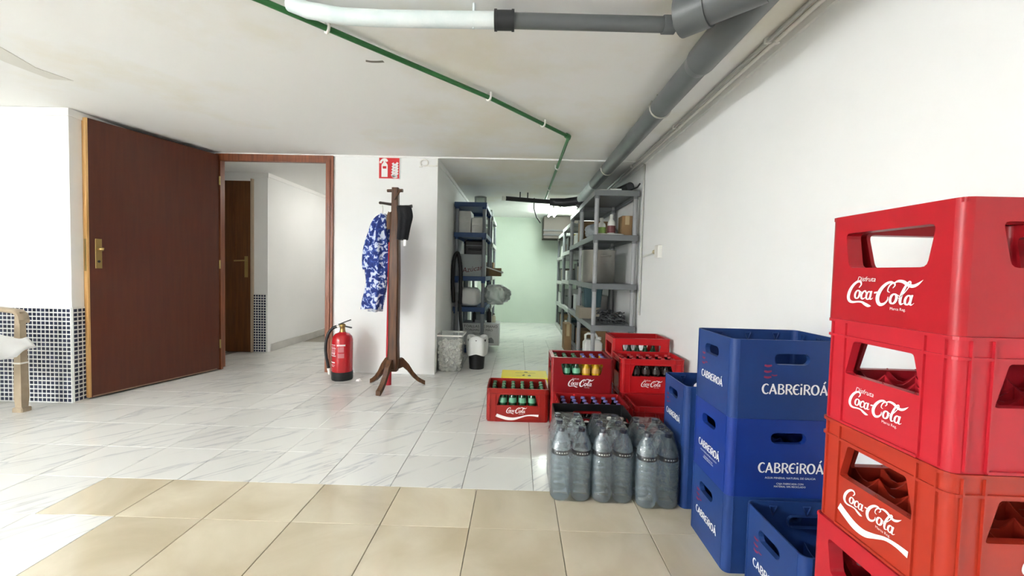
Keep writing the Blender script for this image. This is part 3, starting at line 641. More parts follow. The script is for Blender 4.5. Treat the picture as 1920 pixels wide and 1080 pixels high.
def red_crate(label, x0, y0, z, L_, W_, h, style, col, group, dec=('front','left'), swsh=False, grid=True, rz=0., fl=.004):
    t = thing('bottle_crate', label, 'crate', (x0+L_/2, y0+W_/2, z), rz, group); m = red_mat(col); F = faces(L_, W_)
    def holes(k, w_):
        if k == 'back' and fl < .01 and grid: return []
        if style == 'plain': return [rpoly([(w_*.20,h*.50),(w_*.80,h*.50),(w_*.845,h*.83),(w_*.155,h*.83)], .012)]
        a, b = (.16,.21) if w_ > .35 else (.20,.265)
        return [rpoly([(w_*a,h*.49),(w_*(1-a),h*.49),(w_*(1-b),h*.81),(w_*b,h*.81)], .006)]
    b = shell(L_, W_, h, holes, flange=fl).box(-L_/2+.005,-W_/2+.005,.0, L_/2-.005,W_/2-.005,.006)
    b.build('body', m, t)
    if style == 'ribbed':
        rb, pr_ = MB(), .0045
        for k, (o, u, n, w_) in F.items():
            o, u, n = Vector(o), Vector(u), Vector(n)
            def slab(a0, a1, za, zb, d, mb=rb):
                P = [o+u*a0, o+u*a1]; V = [P[0]+n*d, P[1]+n*d, P[1], P[0]]
                mb.add([(*v.xy,za) for v in V]+[(*v.xy,zb) for v in V], [(0,1,2,3)[::-1],(4,5,6,7),(0,1,5,4),(1,2,6,5),(3,0,4,7)])
            pass
            for a in (.018,.054,w_-.0215,w_-.0575): slab(a, a+.0035, .004, h-.004, pr_)
            slab(.056, w_-.056, .001, .006, pr_)
        ringband(rb, L_, W_, .016, .0045, h-.006, h); ringband(rb, L_, W_, .016, .004, h*.83, h*.83+.005)
        rb.build('ribs', m, t, 'stuff')
    else:
        rb = MB()
        for k, (o, u, n, w_) in F.items():
            o, u, n = Vector(o), Vector(u), Vector(n)
            a, b_ = o-n*.012, o+u*w_-n*.012
            rb.bar(a+u*.006+Vector((0,0,h-.004)), b_-u*.006+Vector((0,0,h-.004)), .02, .008)
        rb.build('rim', m, t)
    if grid: dividers(L_, W_, 6, 4, .006, h*.50, dip=.022).build('divider_grid', m, t)
    for k in dec:
        o, u, n, w_ = F[k]; o, u = Vector(o), Vector(u); lg = MB(); pl = .42*L_ if style == 'plain' else .34*L_
        cz = h*.27 if not swsh else h*.34
        decal(lg, LOGO_S, pl, o+u*w_*.48+Vector((0,0,cz)), u, n)
        if swsh: decal(lg, SWOOSH, (.58 if w_ > .35 else .47)*w_, o+u*w_*.5+Vector((0,0,h*.21)), u, n, sy=.72 if w_ > .35 else 1.05)
        decal(lg, text2d('Marca Reg.'), .0075, o+u*(w_*.48+pl*.25)+Vector((0,0,cz-pl*.16)), u, n)
        if not swsh: decal(lg, text2d('Disfruta', .3), .014, o+u*(w_*.48-pl*.2)+Vector((0,0,cz+pl*.17)), u, n)
        lg.build('logo', m_white, t)
    return t
G1 = 'red crates stacked in the right foreground'
NX, NY, NH = .718, .692, .2278
for k, (lab, st, c, sw) in enumerate((
        ('red crate at the very bottom of the tall foreground stack', 'plain', '#b01a26', False),
        ('smooth red crate second from the bottom of the foreground stack', 'plain', '#aa1c28', False),
        ('faded orange red crate with logo and white wave in the foreground stack', 'ribbed', '#a32e1d', True),
        ('ribbed pinkish red crate right under the topmost foreground crate', 'ribbed', '#b01f2b', False),
        ('smooth crimson crate on top of the tall foreground stack', 'plain', '#a0121d', False))):
    red_crate(lab, NX + (.004 if st == 'ribbed' else .0)-(.004 if k == 1 else 0), NY, NH*k, .40, .29, NH-.0004, st, c, G1, swsh=sw, dec=('front','left') if k else (), fl=.026 if st == 'plain' else .012)
G2 = 'red crates on the floor near the shelving'
cA = (-.186,2.757); red_crate('red crate of green bottles with wave logo standing alone on the left', *cA, 0, .404, .272, .222, 'ribbed', '#8f1a13', G2, dec=('front',), swsh=True)
cB0 = (.232,2.715); red_crate('red crate hidden below the crate of green and yellow bottles', *cB0, 0, .40, .27, .222, 'plain', '#8f1216', G2, dec=())
red_crate('dark red crate of green and yellow bottles, upper of its stack', .230, 2.712, .2222, .40, .27, .225, 'plain', '#7f1016', G2, dec=('front',))
cC = (.262,2.425); red_crate('red crate of blue capped bottles behind the black crate', *cC, 0, .404, .27, .222, 'ribbed', '#94181a', G2, dec=())
cE = (.712,2.455); red_crate('bright red crate on the floor between black and blue crates', *cE, 0, .404, .262, .222, 'ribbed', '#9c171b', G2, dec=('front',))
cD0 = (.70,2.735); red_crate('red crate under the bright crate of dark bottles', *cD0, 0, .404, .27, .222, 'ribbed', '#9c161c', G2, dec=())
red_crate('bright red crate of dark bottles before the topmost rear crate', .692, 2.735, .2222, .408, .27, .225, 'ribbed', '#ab1419', G2, dec=('front',))
red_crate('bright red empty crate highest of those before the shelving', .70, 3.035, .262, .412, .29, .272, 'plain', '#b0141a', G2, dec=(), grid=False)

# bottles in the crates
m_bg = mat('green_glass', '#123f24', .12, coat=.3); m_bk = mat('cola_glass', '#160c0a', .12, coat=.3); m_by = mat('yellow_drink', '#c9a21c', .15, coat=.3)
m_lg = mat('pale_green_label', '#5f9f80', .45); m_lo = mat('orange_label', '#c99a48', .5); m_lr = mat('dark_label', '#2a1a1a', .5)
def bottle(glass, cap, label_m):
    t = bpy.data.objects.new('bottle', None); COL.objects.link(t)
    MB().lathe([(.020,0),(.026,.006),(.0265,.05),(.0245,.075),(.0268,.10),(.0262,.13),(.018,.16),(.0118,.178),(.0118,.196)], n=12).build('glass', glass, t)
    MB().lathe([(.0136,.194),(.0142,.198),(.0125,.205),(.008,.206)], n=12).build('cap', cap, t)
    MB().lathe([(.0276,.116),(.0270,.132),(.0226,.148)], n=12, cap0=False, cap1=False).build('label', label_m, t)
    return t
m_cg = mat('green_cap', '#4f7a5c', .35, .3); m_cb = mat('blue_cap', '#6a6aa6', .35, .3); m_cr = mat('red_cap', '#a8343a', .35, .2); m_cs = mat('silver_cap', '#c9c7c2', .3, .7)
protos = {'g': bottle(m_bg, m_cg, m_lg), 'y': bottle(m_by, m_cb, m_lo), 'k': bottle(m_bk, m_cb, m_lr), 'd': bottle(m_bk, m_cr, m_lr), 's': bottle(m_bk, m_cs, m_lr)}
used = set()
def put(kind, loc, label, group):
    p = protos[kind]
    if kind in used: o = copy_tree(p, loc); 
    else: o = p; o.location = loc; used.add(kind)
    tag(o, label, 'bottle', group)
ROWN = ('front','second','third','back'); ORD = ('first','second','third','fourth','fifth','sixth')
def fill(c, z, L_, W_, pick, skip=()):
    dx, dy = (L_-.014)/6, (W_-.014)/4
    for i in range(6):
        for j in range(4):
            if (i, j) in skip: continue
            k, lab, g = pick(i, j); lab += f', {ROWN[j]} row, {ORD[i]} from left'; put(k, (c[0]+.007+dx*(i+.5), c[1]+.007+dy*(j+.5), z+.0062), lab, g)
fill(cA, 0, .404, .272, lambda i, j: ('g', 'green bottle in the lone left crate', 'green bottles in the left crate'))
fill((.230,2.712), .2222, .40, .27, lambda i, j: ('g','green bottle in the upper mixed crate','green bottles in the mixed crate') if i < 3 else ('y','yellow drink bottle in the upper mixed crate','yellow bottles in the mixed crate'))
fill(cC, 0, .404, .27, lambda i, j: ('k', 'blue capped bottle behind the black crate', 'blue capped dark bottles'))
fill((.692,2.735), .2222, .408, .27, lambda i, j: ('d', 'dark bottle in the upper bright crate', 'red capped dark bottles'))
fill(cD0, 0, .404, .27, lambda i, j: ('d', 'dark bottle in the lower bright crate', 'dark bottles in the lower crate'), skip=[(i, j) for i in range(6) for j in (1,2,3)])

for i in range(1, 6): put('g', (.70+.04+.06*i, 3.035+.16, .262+.0062), f'green bottle in the highest far crate, {ORD[i-1]} from left', 'bottles in the highest far crate')
# black crate of dark bottles
cK = (.212,2.10); t = thing('black_crate', 'low black crate of silver capped bottles behind the water packs', 'crate', (cK[0]+.205,cK[1]+.152,0))
shell(.41, .305, .245, lambda k, w_: [rpoly([(w_*.3,.165),(w_*.7,.165),(w_*.7,.205),(w_*.3,.205)], .012)]).box(-.2,-.147,0,.2,.147,.006).build('body', m_black, t)
MB().box(-.03,.1455,.12, .04,.1474,.16).build('red_label', red_mat('#8a1a20'), t)
MB().box(-.02,.1450,.10, .05,.1474,.12).build('cream_label', mat('cream_label', '#b39a68', .6), t)
for i in range(6):
    for j in range(4):
        if j > 1 and i < 3: continue
        if j == 3: continue
        put('s', (cK[0]+.036+.0675*i, cK[1]+.04+.072*j, .0062), f'silver capped bottle in the black crate, {ROWN[j]} row, {ORD[i]} from left', 'silver capped bottles')

# ------------------------------------------------------------------ blue crates
m_blue = mat('crate_blue', '#1f3b74', .42, var='#1c366c', vscale=4, bump=.03, bscale=20, spec=.4)
m_blue2 = mat('crate_blue_bright', '#153280', .42, var='#122d78', vscale=4, bump=.03, bscale=20, spec=.4)
m_ear = mat('faded_red_print', '#8a2a4e', .6)
def blue_crate(label, x0, y0, z, m, lines=False, group='blue water crates', W_=.285, h=.2645):
    L_ = .39; t = thing('bottle_crate', label, 'crate', (x0+L_/2, y0+W_/2, z), 0, group)
    def holes(k, w_):
        c = w_*.5 if w_ > .33 else w_*.47; hw = .058 if w_ > .33 else .053
        return [rrect(c-hw, h-.082, c+hw, h-.045, .017, 4)]
    shell(L_, W_, h, holes, r=.022, t=.005, flange=.012).box(-L_/2+.006,-W_/2+.006,0, L_/2-.006,W_/2-.006,.006).build('body', m, t)
    rb = MB(); F = faces(L_, W_)
    for k, (o, u, n, w_) in F.items():
        o, u, n = Vector(o), Vector(u), Vector(n)
        for a in (.022, w_-.0255):
            P = [o+u*a, o+u*(a+.0035)]; V = [P[0]+n*.0014, P[1]+n*.0014, P[1]-n*.001, P[0]-n*.001]
            rb.add([(*v.xy,.003) for v in V]+[(*v.xy,h-.002) for v in V], [(0,1,5,4),(1,2,6,5),(3,0,4,7),(4,5,6,7)])
        for a in (w_*.22, w_*.5, w_*.78):        # little clips inside the rim
            P = o+u*a-n*.012; q = Vector((0,0,h-.012))
            rb.tube([P+q-u*.012, P+q+u*.012, P+q-Vector((0,0,.03)), P+q-u*.012], .0022, 5, cap=False)
    rb.build('ribs', m, t, 'stuff')
    dividers(L_, W_, 4, 3, .006, h*.5, dip=.02).build('divider_grid', m, t)
    for k in ('front','left'):
        o, u, n, w_ = F[k]; o, u = Vector(o), Vector(u); lg = MB(); c = o+u*w_*(.53 if k == 'front' else .5); s_ = .215 if k == 'front' else .165
        decal(lg, LOGO_U, s_, c+Vector((0,0,h*.385)), u, n)
        if lines:
            decal(lg, text2d('AGUA MINERAL NATURAL DE GALICIA'), s_*.0445, c+Vector((0,0,h*.385-s_*.16)), u, n)
            decal(lg, text2d('CAJA FABRICADA CON'), s_*.040, c+Vector((0,0,h*.385-s_*.25)), u, n)
            decal(lg, text2d('MATERIAL 50% RECICLADO'), s_*.040, c+Vector((0,0,h*.385-s_*.295)), u, n)
        lg.build('logo', m_white, t)
        if not lines:
            er = MB(); q = c+u*(-s_*.42)+Vector((0,0,h*.60))
            for i in range(3):
                decal(er, ribbon([(-.5,.1,.25),(0,0,.3),(.5,.12,.22)]), .024, q+Vector((0,0,(i-1)*.019)), u, n)
            decal(er, ribbon([(-.5,.1,.2),(0,0,.25),(.5,.1,.2)]), .018, q+u*.022-Vector((0,0,.012)), u, n)
            er.build('printed_ears', m_ear, t)
    return t
for k, (lab, m) in enumerate((('blue crate at the bottom of the three high blue stack', m_blue), ('deep blue crate with small print, middle of the blue stack', m_blue2), ('blue crate on top of the three high stack', m_blue))):
    blue_crate(lab, .716, 1.388, .265*k, m, k == 1)
blue_crate('single blue crate on the floor half hidden by the red stack', .768, 1.085, 0, m_blue)
blue_crate('blue crate on the floor behind the water packs', .722, 1.772, 0, m_blue, W_=.262)
blue_crate('blue crate on a second one, behind the three high stack', .722, 1.772, .265, m_blue, W_=.262)
blue_crate('blue crate under the highest of the far red crates', .715, 3.04, 0, m_blue2, h=.2615)

# ------------------------------------------------------------------ shrink wrapped water packs
m_pet = film_mat('water_pet', '#f4f9fb', .07, .05, .25, 60, diff=.13, dcol=(.62,.78,.88,1))
m_film = film_mat('shrink_film', '#f8fbfc', .07, .08, .7, 30, diff=.02)
m_navy = mat('navy_cap', '#1a2036', .4); m_band = mat('bottle_band', '#24262b', .4)
prof = [(.024,.004),(.036,0),(.0425,.012)]
for k in range(7): z = .025+.024*k; prof += [(.0435,z),(.0435,z+.015),(.0398,z+.0195)]
prof += [(.0435,.2),(.0435,.232),(.041,.248),(.033,.270),(.022,.287),(.0145,.296),(.0135,.306)]
wp = thing('water_pack', 'x', 'water pack', (0,0,0))
for i in range(2):
    for j in range(3):
        cx, cy = -.0445+.089*i, .0445+.089*j
        if i == j == 0:
            b0 = MB().lathe(prof, n=18).build('bottle', m_pet, wp)
            c0 = MB().lathe([(.0148,.300),(.0152,.302),(.0152,.314),(.0135,.317)], n=12).build('cap', m_navy, b0)
            l0 = MB().lathe([(.0438,.205),(.0438,.226)], n=18, cap0=False, cap1=False).build('band', m_band, b0)
            tx = MB(); 
            for a in range(-2, 3): 
                for s in range(3): decal(tx, rect2d(-.0035,-.003,.0035,.003), 1, (.044*math.sin(a*.25+s*2.1),-.044*math.cos(a*.25+s*2.1),.2155), (math.cos(a*.25+s*2.1),math.sin(a*.25+s*2.1),0), (math.sin(a*.25+s*2.1),-math.cos(a*.25+s*2.1),0), off=.0003)
            x0_ = tx.build('band_print', m_clip, b0); b = b0
        else:
            b = share(b0, 'bottle', wp)
            for q, nm in ((c0,'cap'),(l0,'band'),(x0_,'band_print')): share(q, nm, b)
        b.location = (cx, cy, 0)
def rr3(hw, y0, y1, r, z, wob=0.):
    return [(x, y, z+wob*math.sin(9*x*20+y*60)) for x, y in rrect(-hw, y0, hw, y1, r, 5)]
MB().loft([rr3(.082,.008,.26,.03,.002), rr3(.0905,-.001,.269,.034,.02), rr3(.0905,-.001,.269,.036,.215), rr3(.088,.002,.266,.038,.245), rr3(.074,.016,.252,.03,.285,.002), rr3(.064,.026,.242,.02,.318,.002)], True, False, False).build('shrink_film', m_film, wp)
tf = MB().loft([rr3(.064,.026,.242,.02,.318,.001), rr3(.03,.06,.2,.02,.313,.002)], True, False, True).build('top_film', m_film, wp)
PK = ((.254,1.795,0.,'leftmost shrink wrapped pack of six clear water bottles'),(.4365,1.79,.0,'middle shrink wrapped pack of six clear water bottles'),(.6215,1.755,.0,'shrink wrapped pack of six water bottles against the blue crate'))
for k, (x, y, a, lab) in enumerate(PK):
    if k == 0: wp.location = (x,y,0); wp['label'] = lab; wp['group'] = 'water packs'
    else: copy_tree(wp, (x,y,0), lab, 'water packs', a)

# ------------------------------------------------------------------ yellow carton
t = thing('yellow_carton', 'flat yellow carton lying behind the left red crate', 'carton', (.075,3.69,0))
MB().bbox(-.20,-.135,0, .20,.135,.095,.003).build('box', mat('yellow_card', '#e6d424', .5), t)
pb = MB(); T = ((0,0,.0955),(1,0,0),(0,0,1))
for x0, y0, x1, y1 in ((-.02,-.075,.0,-.05),(.03,-.08,.055,-.05),(-.01,-.05,.005,-.035),(.04,-.04,.05,-.03)): decal(pb, rect2d(x0,y0,x1,y1), 1, *T, v=(0,1,0))
decal(pb, rect2d(-.08,.028,.10,.034), 1, *T, v=(0,1,0)); decal(pb, rect2d(.0,.045,.03,.07), 1, *T, v=(0,1,0)); decal(pb, rect2d(-.07,-.085,-.03,-.08), 1, *T, v=(0,1,0))
pb.build('print', mat('brown_print', '#4c4210', .6), t)

# ------------------------------------------------------------------ shelving
m_grey_s = mat('shelf_grey', '#6f7275', .45); m_post = mat('post_grey', '#9a9c9e', .4); m_blue_s = mat('shelf_blue', '#26426e', .45); m_pale_s = mat('shelf_pale', '#a9aca9', .45)
def shelf_unit(name, label, x0, y0, W_, L_, tiers, ms, mp, group, ph=1.80):
    t = thing(name, label, 'shelf', (x0,y0,0), 0, group)
    for z in tiers:
        mb = MB(); mb.box(.004,.004,z-.012, W_-.004,L_-.004,z)
        mb.bbox(0,0,z-.05, W_,.014,z+.004,.002); mb.bbox(0,L_-.014,z-.05, W_,L_,z+.004,.002)
        mb.bbox(0,.014,z-.05, .014,L_-.014,z+.004,.002); mb.bbox(W_-.014,.014,z-.05, W_,L_-.014,z+.004,.002)
        sb = mb.build('shelf_board', ms, t)
    first = None
    for px_, py_ in ((.03,.03),(W_-.03,.03),(.03,L_-.03),(W_-.03,L_-.03)):
        if first is None:
            mb = MB().tube([(0,0,0),(0,0,tiers[-1]-.005)], .021, 12); first = mb.build('post', mp, t); o = first
            fc = MB().tube([(0,0,-.075),(0,0,-.045)], .0255, 12).build('collar', ms, first); fc.location.z = tiers[1]
        else: o = share(first, 'post', t); share(fc, 'collar', o).location.z = tiers[1]
        for z in tiers[2:]: share(fc, 'collar', o).location.z = z
        o.location = (px_,py_,0)
    return t
TR = [.075,.50,.90,1.365,1.785]; GS = 'grey shelving units along the right wall'; SX = .702
shelf_unit('shelving_unit', 'nearest grey plastic shelving unit with a steel pot, right wall', SX, 4.0, .425, .98, TR, m_grey_s, m_post, GS)
shelf_unit('shelving_unit', 'second grey shelving unit from the front, right wall', SX+.01, 5.02, .425, .92, TR, m_grey_s, m_post, GS)
shelf_unit('shelving_unit', 'third grey shelving unit from the front, with a yellow box', SX+.015, 5.98, .425, .95, [.06,.48,.88,1.32,1.70], m_pale_s, m_grey_s, GS)
shelf_unit('shelving_unit', 'farthest grey shelving unit, beside the end wall', SX+.02, 7.0, .425, .95, [.06,.46,.85,1.27,1.66], m_pale_s, m_grey_s, GS)
TB = [.062,.555,.925,1.445,1.805]
shelf_unit('blue_shelving_unit', 'blue plastic shelving unit with grey posts, left storeroom wall', -.775, 5.0, .385, .9, TB, m_blue_s, mat('post_bluegrey', '#7d8389', .4), None)
shelf_unit('rear_shelving_unit', 'pale shelving unit behind the blue one', -.775, 6.05, .40, .95, [.06,.5,.92,1.4,1.78], m_pale_s, mat('post_bluegrey'), None)

# ------------------------------------------------------------------ things on the shelving
m_card = mat('cardboard', '#8f7350', .8, var='#7d6343', vscale=5); m_wb = mat('white_box', '#cfd0cd', .6, var='#bfc1be', vscale=9, bump=.2, bscale=40)
m_gb = mat('grey_box', '#9aa0a3', .7); m_teal = mat('teal_plastic', '#2f4a50', .5)
def carton(name, label, cat, x, y, z, sx, sy2, sz, m, group=None, tape=True, rz=0.):
    t = thing(name, label, cat, (x,y,z), rz, group); MB().bbox(-sx/2,-sy2/2,0, sx/2,sy2/2,sz,.003).build('box', m, t)
    if tape: MB().box(-.02,-sy2/2-.0006,sz*.55, .02,-sy2/2,sz).build('tape', mat('tape', '#b7a37e', .35), t)
    return t
# blue unit
G = 'white packets on the blue shelving'
for k, (x, z, sx, sz, lab) in enumerate(((-.655,1.4495,.145,.125,'lower white packet on the left, upper blue shelf'),(-.655,1.5750,.145,.135,'upper white packet on the left, upper blue shelf'),(-.505,1.4495,.135,.095,'lower white packet on the right, upper blue shelf'),(-.505,1.5450,.135,.085,'upper white packet on the right, upper blue shelf'))):
    carton('white_packet', lab, 'packet', x, 5.2, z, sx, .30, sz, m_wb, G, tape=False)
tag(MB().lathe([(.07,0),(.075,.01),(.078,.12),(.06,.125)], (-.50,5.35,1.81), 16).build('clear_jar', film_mat('clear_plastic', '#e8efe9', .15, .1, .1, 20, diff=.15), None), 'clear plastic tub on top of the blue shelving', 'tub')
t = carton('sugar_box', 'grey box lettered Azúcar on the middle blue shelf', 'box', -.5825, 5.27, .9295, .325, .40, .265, m_gb, tape=False)
s_ = MB(); decal(s_, text2d('Azúcar', .35), .088, (.02,-.2,.085), (math.cos(.18),0,math.sin(.18)), (0,-1,0), v=(-math.sin(.18),0,math.cos(.18))); s_.build('lettering', mat('dark_red_print', '#5a2422', .6), t)
t = thing('black_appliance', 'black appliance lying on top of the Azúcar box', 'appliance', (-.54,5.22,1.1955))
MB().bbox(-.12,-.13,0, .14,.13,.17,.02).build('body', m_black, t); MB().tube([(-.07,-.14,.06),(.09,-.14,.06)], .012, 8).build('handle', m_dark, t); MB().box(-.10,-.134,.10,.11,-.128,.112).build('seam', m_grey_s, t)
def lump(name, label, cat, loc, rx, ry, rz_, m, amp=.12, seed=1, ex=.9):
    rnd = random.Random(seed); ph = [rnd.uniform(0,6) for _ in range(6)]; R_ = []; n, k = 36, 18
    sg = lambda v, e: math.copysign(abs(v)**e, v)
    for i in range(k+1):
        a = -PI/2+PI*i/k; ring = []
        for j in range(n):
            th = 2*PI*j/n; f = 1+amp*math.sin(3*th+ph[0]+a*3)+amp*.7*math.sin(7*th-ph[1]+a*5)+amp*.6*math.sin(13*th+ph[2]-a*9)+amp*.4*math.sin(19*th-ph[3]+a*14)
            r = max(.03, math.cos(a))**ex*f; ring.append((rx*r*sg(math.cos(th),ex), ry*r*sg(math.sin(th),ex), rz_*(1+sg(math.sin(a),ex)*(1+.25*amp*math.sin(5*th+ph[4])))))
        R_.append(ring)
    zm = min(p[2] for q in R_ for p in q); R_ = [[(x,y,z-zm) for x,y,z in q] for q in R_]
    o = MB().loft(R_).build(name, m, None); o.location = loc; return tag(o, label, cat)
m_bag = mat('white_bag', '#dcdedd', .4, bump=.15, bscale=14); m_cbag = film_mat('clear_bag', '#e8efec', .25, .12, 1., 22, diff=.35)
lump('white_bag', 'bulging white plastic bag on the lower blue shelf', 'bag', (-.59,5.17,.5595), .125, .13, .115, m_bag, .05, 3, .45)
lump('clear_bag', 'crinkled clear plastic bag bulging out beside the blue shelving', 'bag', (-.27,5.22,.58), .13, .13, .12, m_cbag, .22, 8, .6)
t = carton('towel_box', 'white box of hand towels at the foot of the blue shelving', 'box', -.455, 5.38, .0665, .46, .32, .275, mat('towel_box', '#c9cbcb', .6), tape=False)
s_ = MB(); q = lambda z: (0.0,-.16,z)
for s, sz, z, x in (('TOALLAS DE MANO',.047,.235,-.0),('TOALHAS DE MÃO',.041,.19,-.02),('TISSUE',.034,.145,-.05),('Z',.075,.07,-.05)): decal(s_, text2d(s), sz, (x,-.16,z), (1,0,0), (0,-1,0))
decal(s_, rect2d(-.09,.105,-.01,.112), 1, (0,-.16,0), (1,0,0), (0,-1,0)); s_.build('lettering', m_dark, t)
s_ = MB(); decal(s_, ([(.085,.03),(.17,.03),(.165,.07),(.14,.10),(.115,.095),(.085,.07)], [(0,1,2,3,4,5)]), 1, (0,-.16,0), (1,0,0), (0,-1,0)); s_.build('picture', mat('grey_picture', '#7a7d7f', .6), t)
G = 'items on the towel box'
for x, lab, m, r, h_ in ((-.55,'dark bottle on the towel box nearest the wall',m_dark,.022,.15),(-.36,'dark bottle on the towel box behind the right post',m_dark,.03,.17),(-.30,'cream carton standing on the towel box',mat('cream_carton','#d8d6bd',.6),.025,.10)):
    t = thing('container', lab, 'container', (x,5.36,.342), 0, G); MB().lathe([(r,0),(r,h_*.75),(r*.5,h_*.85),(r*.45,h_)], n=12).build('body', m, t); MB().lathe([(r*.5,h_),(r*.5,h_+.012)], n=10).build('cap', m_black if m != m_dark else m_grey_s, t)
carton('clear_tray', 'shallow grey tray on the towel box', 'tray', -.47, 5.30, .342, .12, .1, .04, m_gb, tape=False)
# vacuum hose
t = thing('vacuum_hose', 'black ribbed hose looped against the left storeroom wall', 'hose', (0,0,0))
hp_ = spline([(-.755,4.93,.62),(-.77,4.92,.9),(-.755,4.91,1.12),(-.715,4.90,1.20),(-.685,4.90,1.1),(-.67,4.90,.92),(-.675,4.90,.6)], 8)
MB().tube(hp_, [.022+.0015*(i % 2) for i in range(len(hp_))], 10).build('hose', m_black, t)
MB().tube([(-.675,4.90,.6),(-.665,4.91,.42),(-.655,4.92,.30),(-.675,4.93,.06),(-.68,4.93,.0)], .019, 10).build('wand', m_dark, t)
MB().tube([(-.715,4.93,.0),(-.72,4.93,.74)], .017, 10).build('tube', m_grey_s, t)
# rear pale unit: boxes that show past the blue one
G = 'boxes on the pale shelving'
for k, (z, h_, m, dx, lab) in enumerate(((.505,.18,m_wb,.0,'white box low on the pale shelving'),(.925,.2,m_card,.03,'brown box midway up the pale shelving'),(1.405,.22,m_wb,.0,'white box on the upper pale shelf'),(1.785,.1,m_gb,.0,'grey box on top of the pale shelving'),(.065,.3,m_gb,.0,'grey box on the lowest pale shelf'))):
    carton('box', lab, 'box', -.53+dx, 6.3, z, .26, .34, h_, m, G, tape=False)
t = carton('cardboard_tray', 'small open cardboard box jutting out above the clear bag', 'box', -.33, 5.72, .9295, .17, .14, .11, m_card, tape=False, rz=.3)
t = thing('white_rod', 'white rod sticking out of the pale shelving', 'rod', (0,0,0)); MB().tube([(-.45,5.6,1.055),(-.22,5.50,.985)], .008, 6).build('rod', m_clip, t); MB().tube([(-.22,5.50,.985),(-.2,5.49,.98)], .011, 6).build('tip', m_clip, t)
# tub of white stoppers and black bin beside the partition
t = thing('clear_tub', 'clear rectangular tub filled with white plastic stoppers', 'tub', (-.655,4.19,0))
def rrz(sx, sy2, z, r=.02): return [(x,y,z) for x, y in rrect(-sx,-sy2,sx,sy2,r,3)]
MB().loft([rrz(.108,.12,.004), rrz(.125,.14,.355), rrz(.128,.143,.37)], True, True, False).build('wall', film_mat('tub_plastic', '#f4f5f2', .04, .2, .05, 20, diff=.24), t)
MB().loft([rrz(.125,.14,.352), rrz(.133,.148,.352), rrz(.133,.148,.366), rrz(.125,.14,.366)], False, False, False).build('rim', m_clip, t)
rnd = random.Random(5); mb = MB()
for k in range(300):
    z = rnd.uniform(.016,.30)**1.0; s = .095+.014*z/.3
    x, y = rnd.uniform(-s,s), rnd.choice((rnd.uniform(-s-.012,-s+.03), rnd.uniform(-s-.01,s+.01))); a, b = rnd.uniform(0,6.28), rnd.uniform(-.8,.8); d = Vector((math.cos(a)*math.cos(b), math.sin(a)*math.cos(b), math.sin(b)))*.012
    c = Vector((x,y,z)); mb.tube([c-d, c+d], rnd.uniform(.014,.018), 8)
mb.build('stoppers', mat('stopper_white', '#f0efe8', .5, var='#e2e0d8', vscale=20), t, 'stuff')
t = thing('waste_bin', 'small black bin lined with a white bag beside the clear tub', 'bin', (-.405,4.27,0))
MB().lathe([(.075,0),(.09,.22),(.095,.30)], n=20).build('bucket', m_black, t)
R_ = [[((.094+.012*math.sin(5*2*PI*i/28)+k_)*math.cos(2*PI*i/28),(.094+.012*math.sin(5*2*PI*i/28)+k_)*math.sin(2*PI*i/28),z+.012*math.sin(3*2*PI*i/28)) for i in range(28)] for z, k_ in ((.145,.008),(.2,.012),(.28,.012),(.325,.0),(.33,-.02),(.29,-.03))]
MB().loft(R_, True, False, False).build('bag_liner', m_bag, t)

# near grey unit: contents
UX = SX
t = thing('steel_pot', 'large steel stock pot on the nearest grey shelving', 'pot', (.842,4.46,.9045))
MB().lathe([(.165,0),(.172,.008),(.172,.325),(.178,.33),(.178,.337),(.168,.337),(.166,.05),(.02,.04)], n=36, cap1=True).build('body', m_steel, t)
for a in (-PI*.42, PI*.58):
    c, s = math.cos(a), math.sin(a); MB().tube([(c*.17-s*dx, s*.17+c*dx, .27) if k in (0,3) else (c*.20-s*dx, s*.20+c*dx, .275) for k, dx in enumerate((-.05,-.045,.045,.05))], .008, 8).build('handle', m_steel, t)
def plastic_bottle(name, label, x, y, z, r, h_, body, lab_m, cap):
    t = thing(name, label, 'bottle', (x,y,z), 0, 'bottles on the nearest grey shelving')
    MB().lathe([(r*.9,0),(r,.006),(r,h_*.55),(r*.85,h_*.66),(r*.4,h_*.76),(r*.36,h_*.84)], n=16).build('body', body, t)
    MB().lathe([(r*.46,h_*.82),(r*.46,h_),(r*.3,h_)], n=12).build('cap', cap, t)
    MB().lathe([(r+.0008,h_*.12),(r+.0008,h_*.46)], n=16, cap0=False, cap1=False).build('label', lab_m, t); return t
m_wp = mat('bottle_white', '#d9dad5', .35)
plastic_bottle('detergent_bottle', 'white bottle with green label on the nearest grey shelving', .800, 4.12, 1.3695, .040, .17, m_wp, mat('label_green', '#7c9a4c', .5), m_wp)
plastic_bottle('detergent_bottle', 'taller white bottle with dark red label beside the green one', .892, 4.11, 1.3695, .038, .205, m_wp, mat('label_darkred', '#6d3a3c', .5), m_wp)
plastic_bottle('small_bottle', 'small grey bottle between white bottle and brown carton', .95, 4.20, 1.3695, .026, .10, mat('bottle_grey', '#7b8288', .4), m_gb, m_clip)
lump('crumpled_paper', 'low crumpled white paper lying before the detergent bottles', 'paper', (.90,4.055,1.3700), .09, .022, .008, m_wb, .1, 9)
carton('brown_carton', 'brown cardboard carton on the upper shelf near the right wall', 'carton', 1.035, 4.15, 1.3695, .10, .16, .19, m_card)
lump('grey_bag', 'grey bundle at the back of the upper near shelf', 'bag', (.81,4.60,1.3695), .09, .14, .08, m_gb, .1, 12)
t = thing('black_roll', 'black roll with a curved wire on top of the nearest grey shelving', 'roll', (0,0,0))
MB().tube([(.93,4.62,1.835),(.99,4.4,1.84),(1.06,4.1,1.845)], [.03,.042,.042], 14).build('roll', m_black, t)
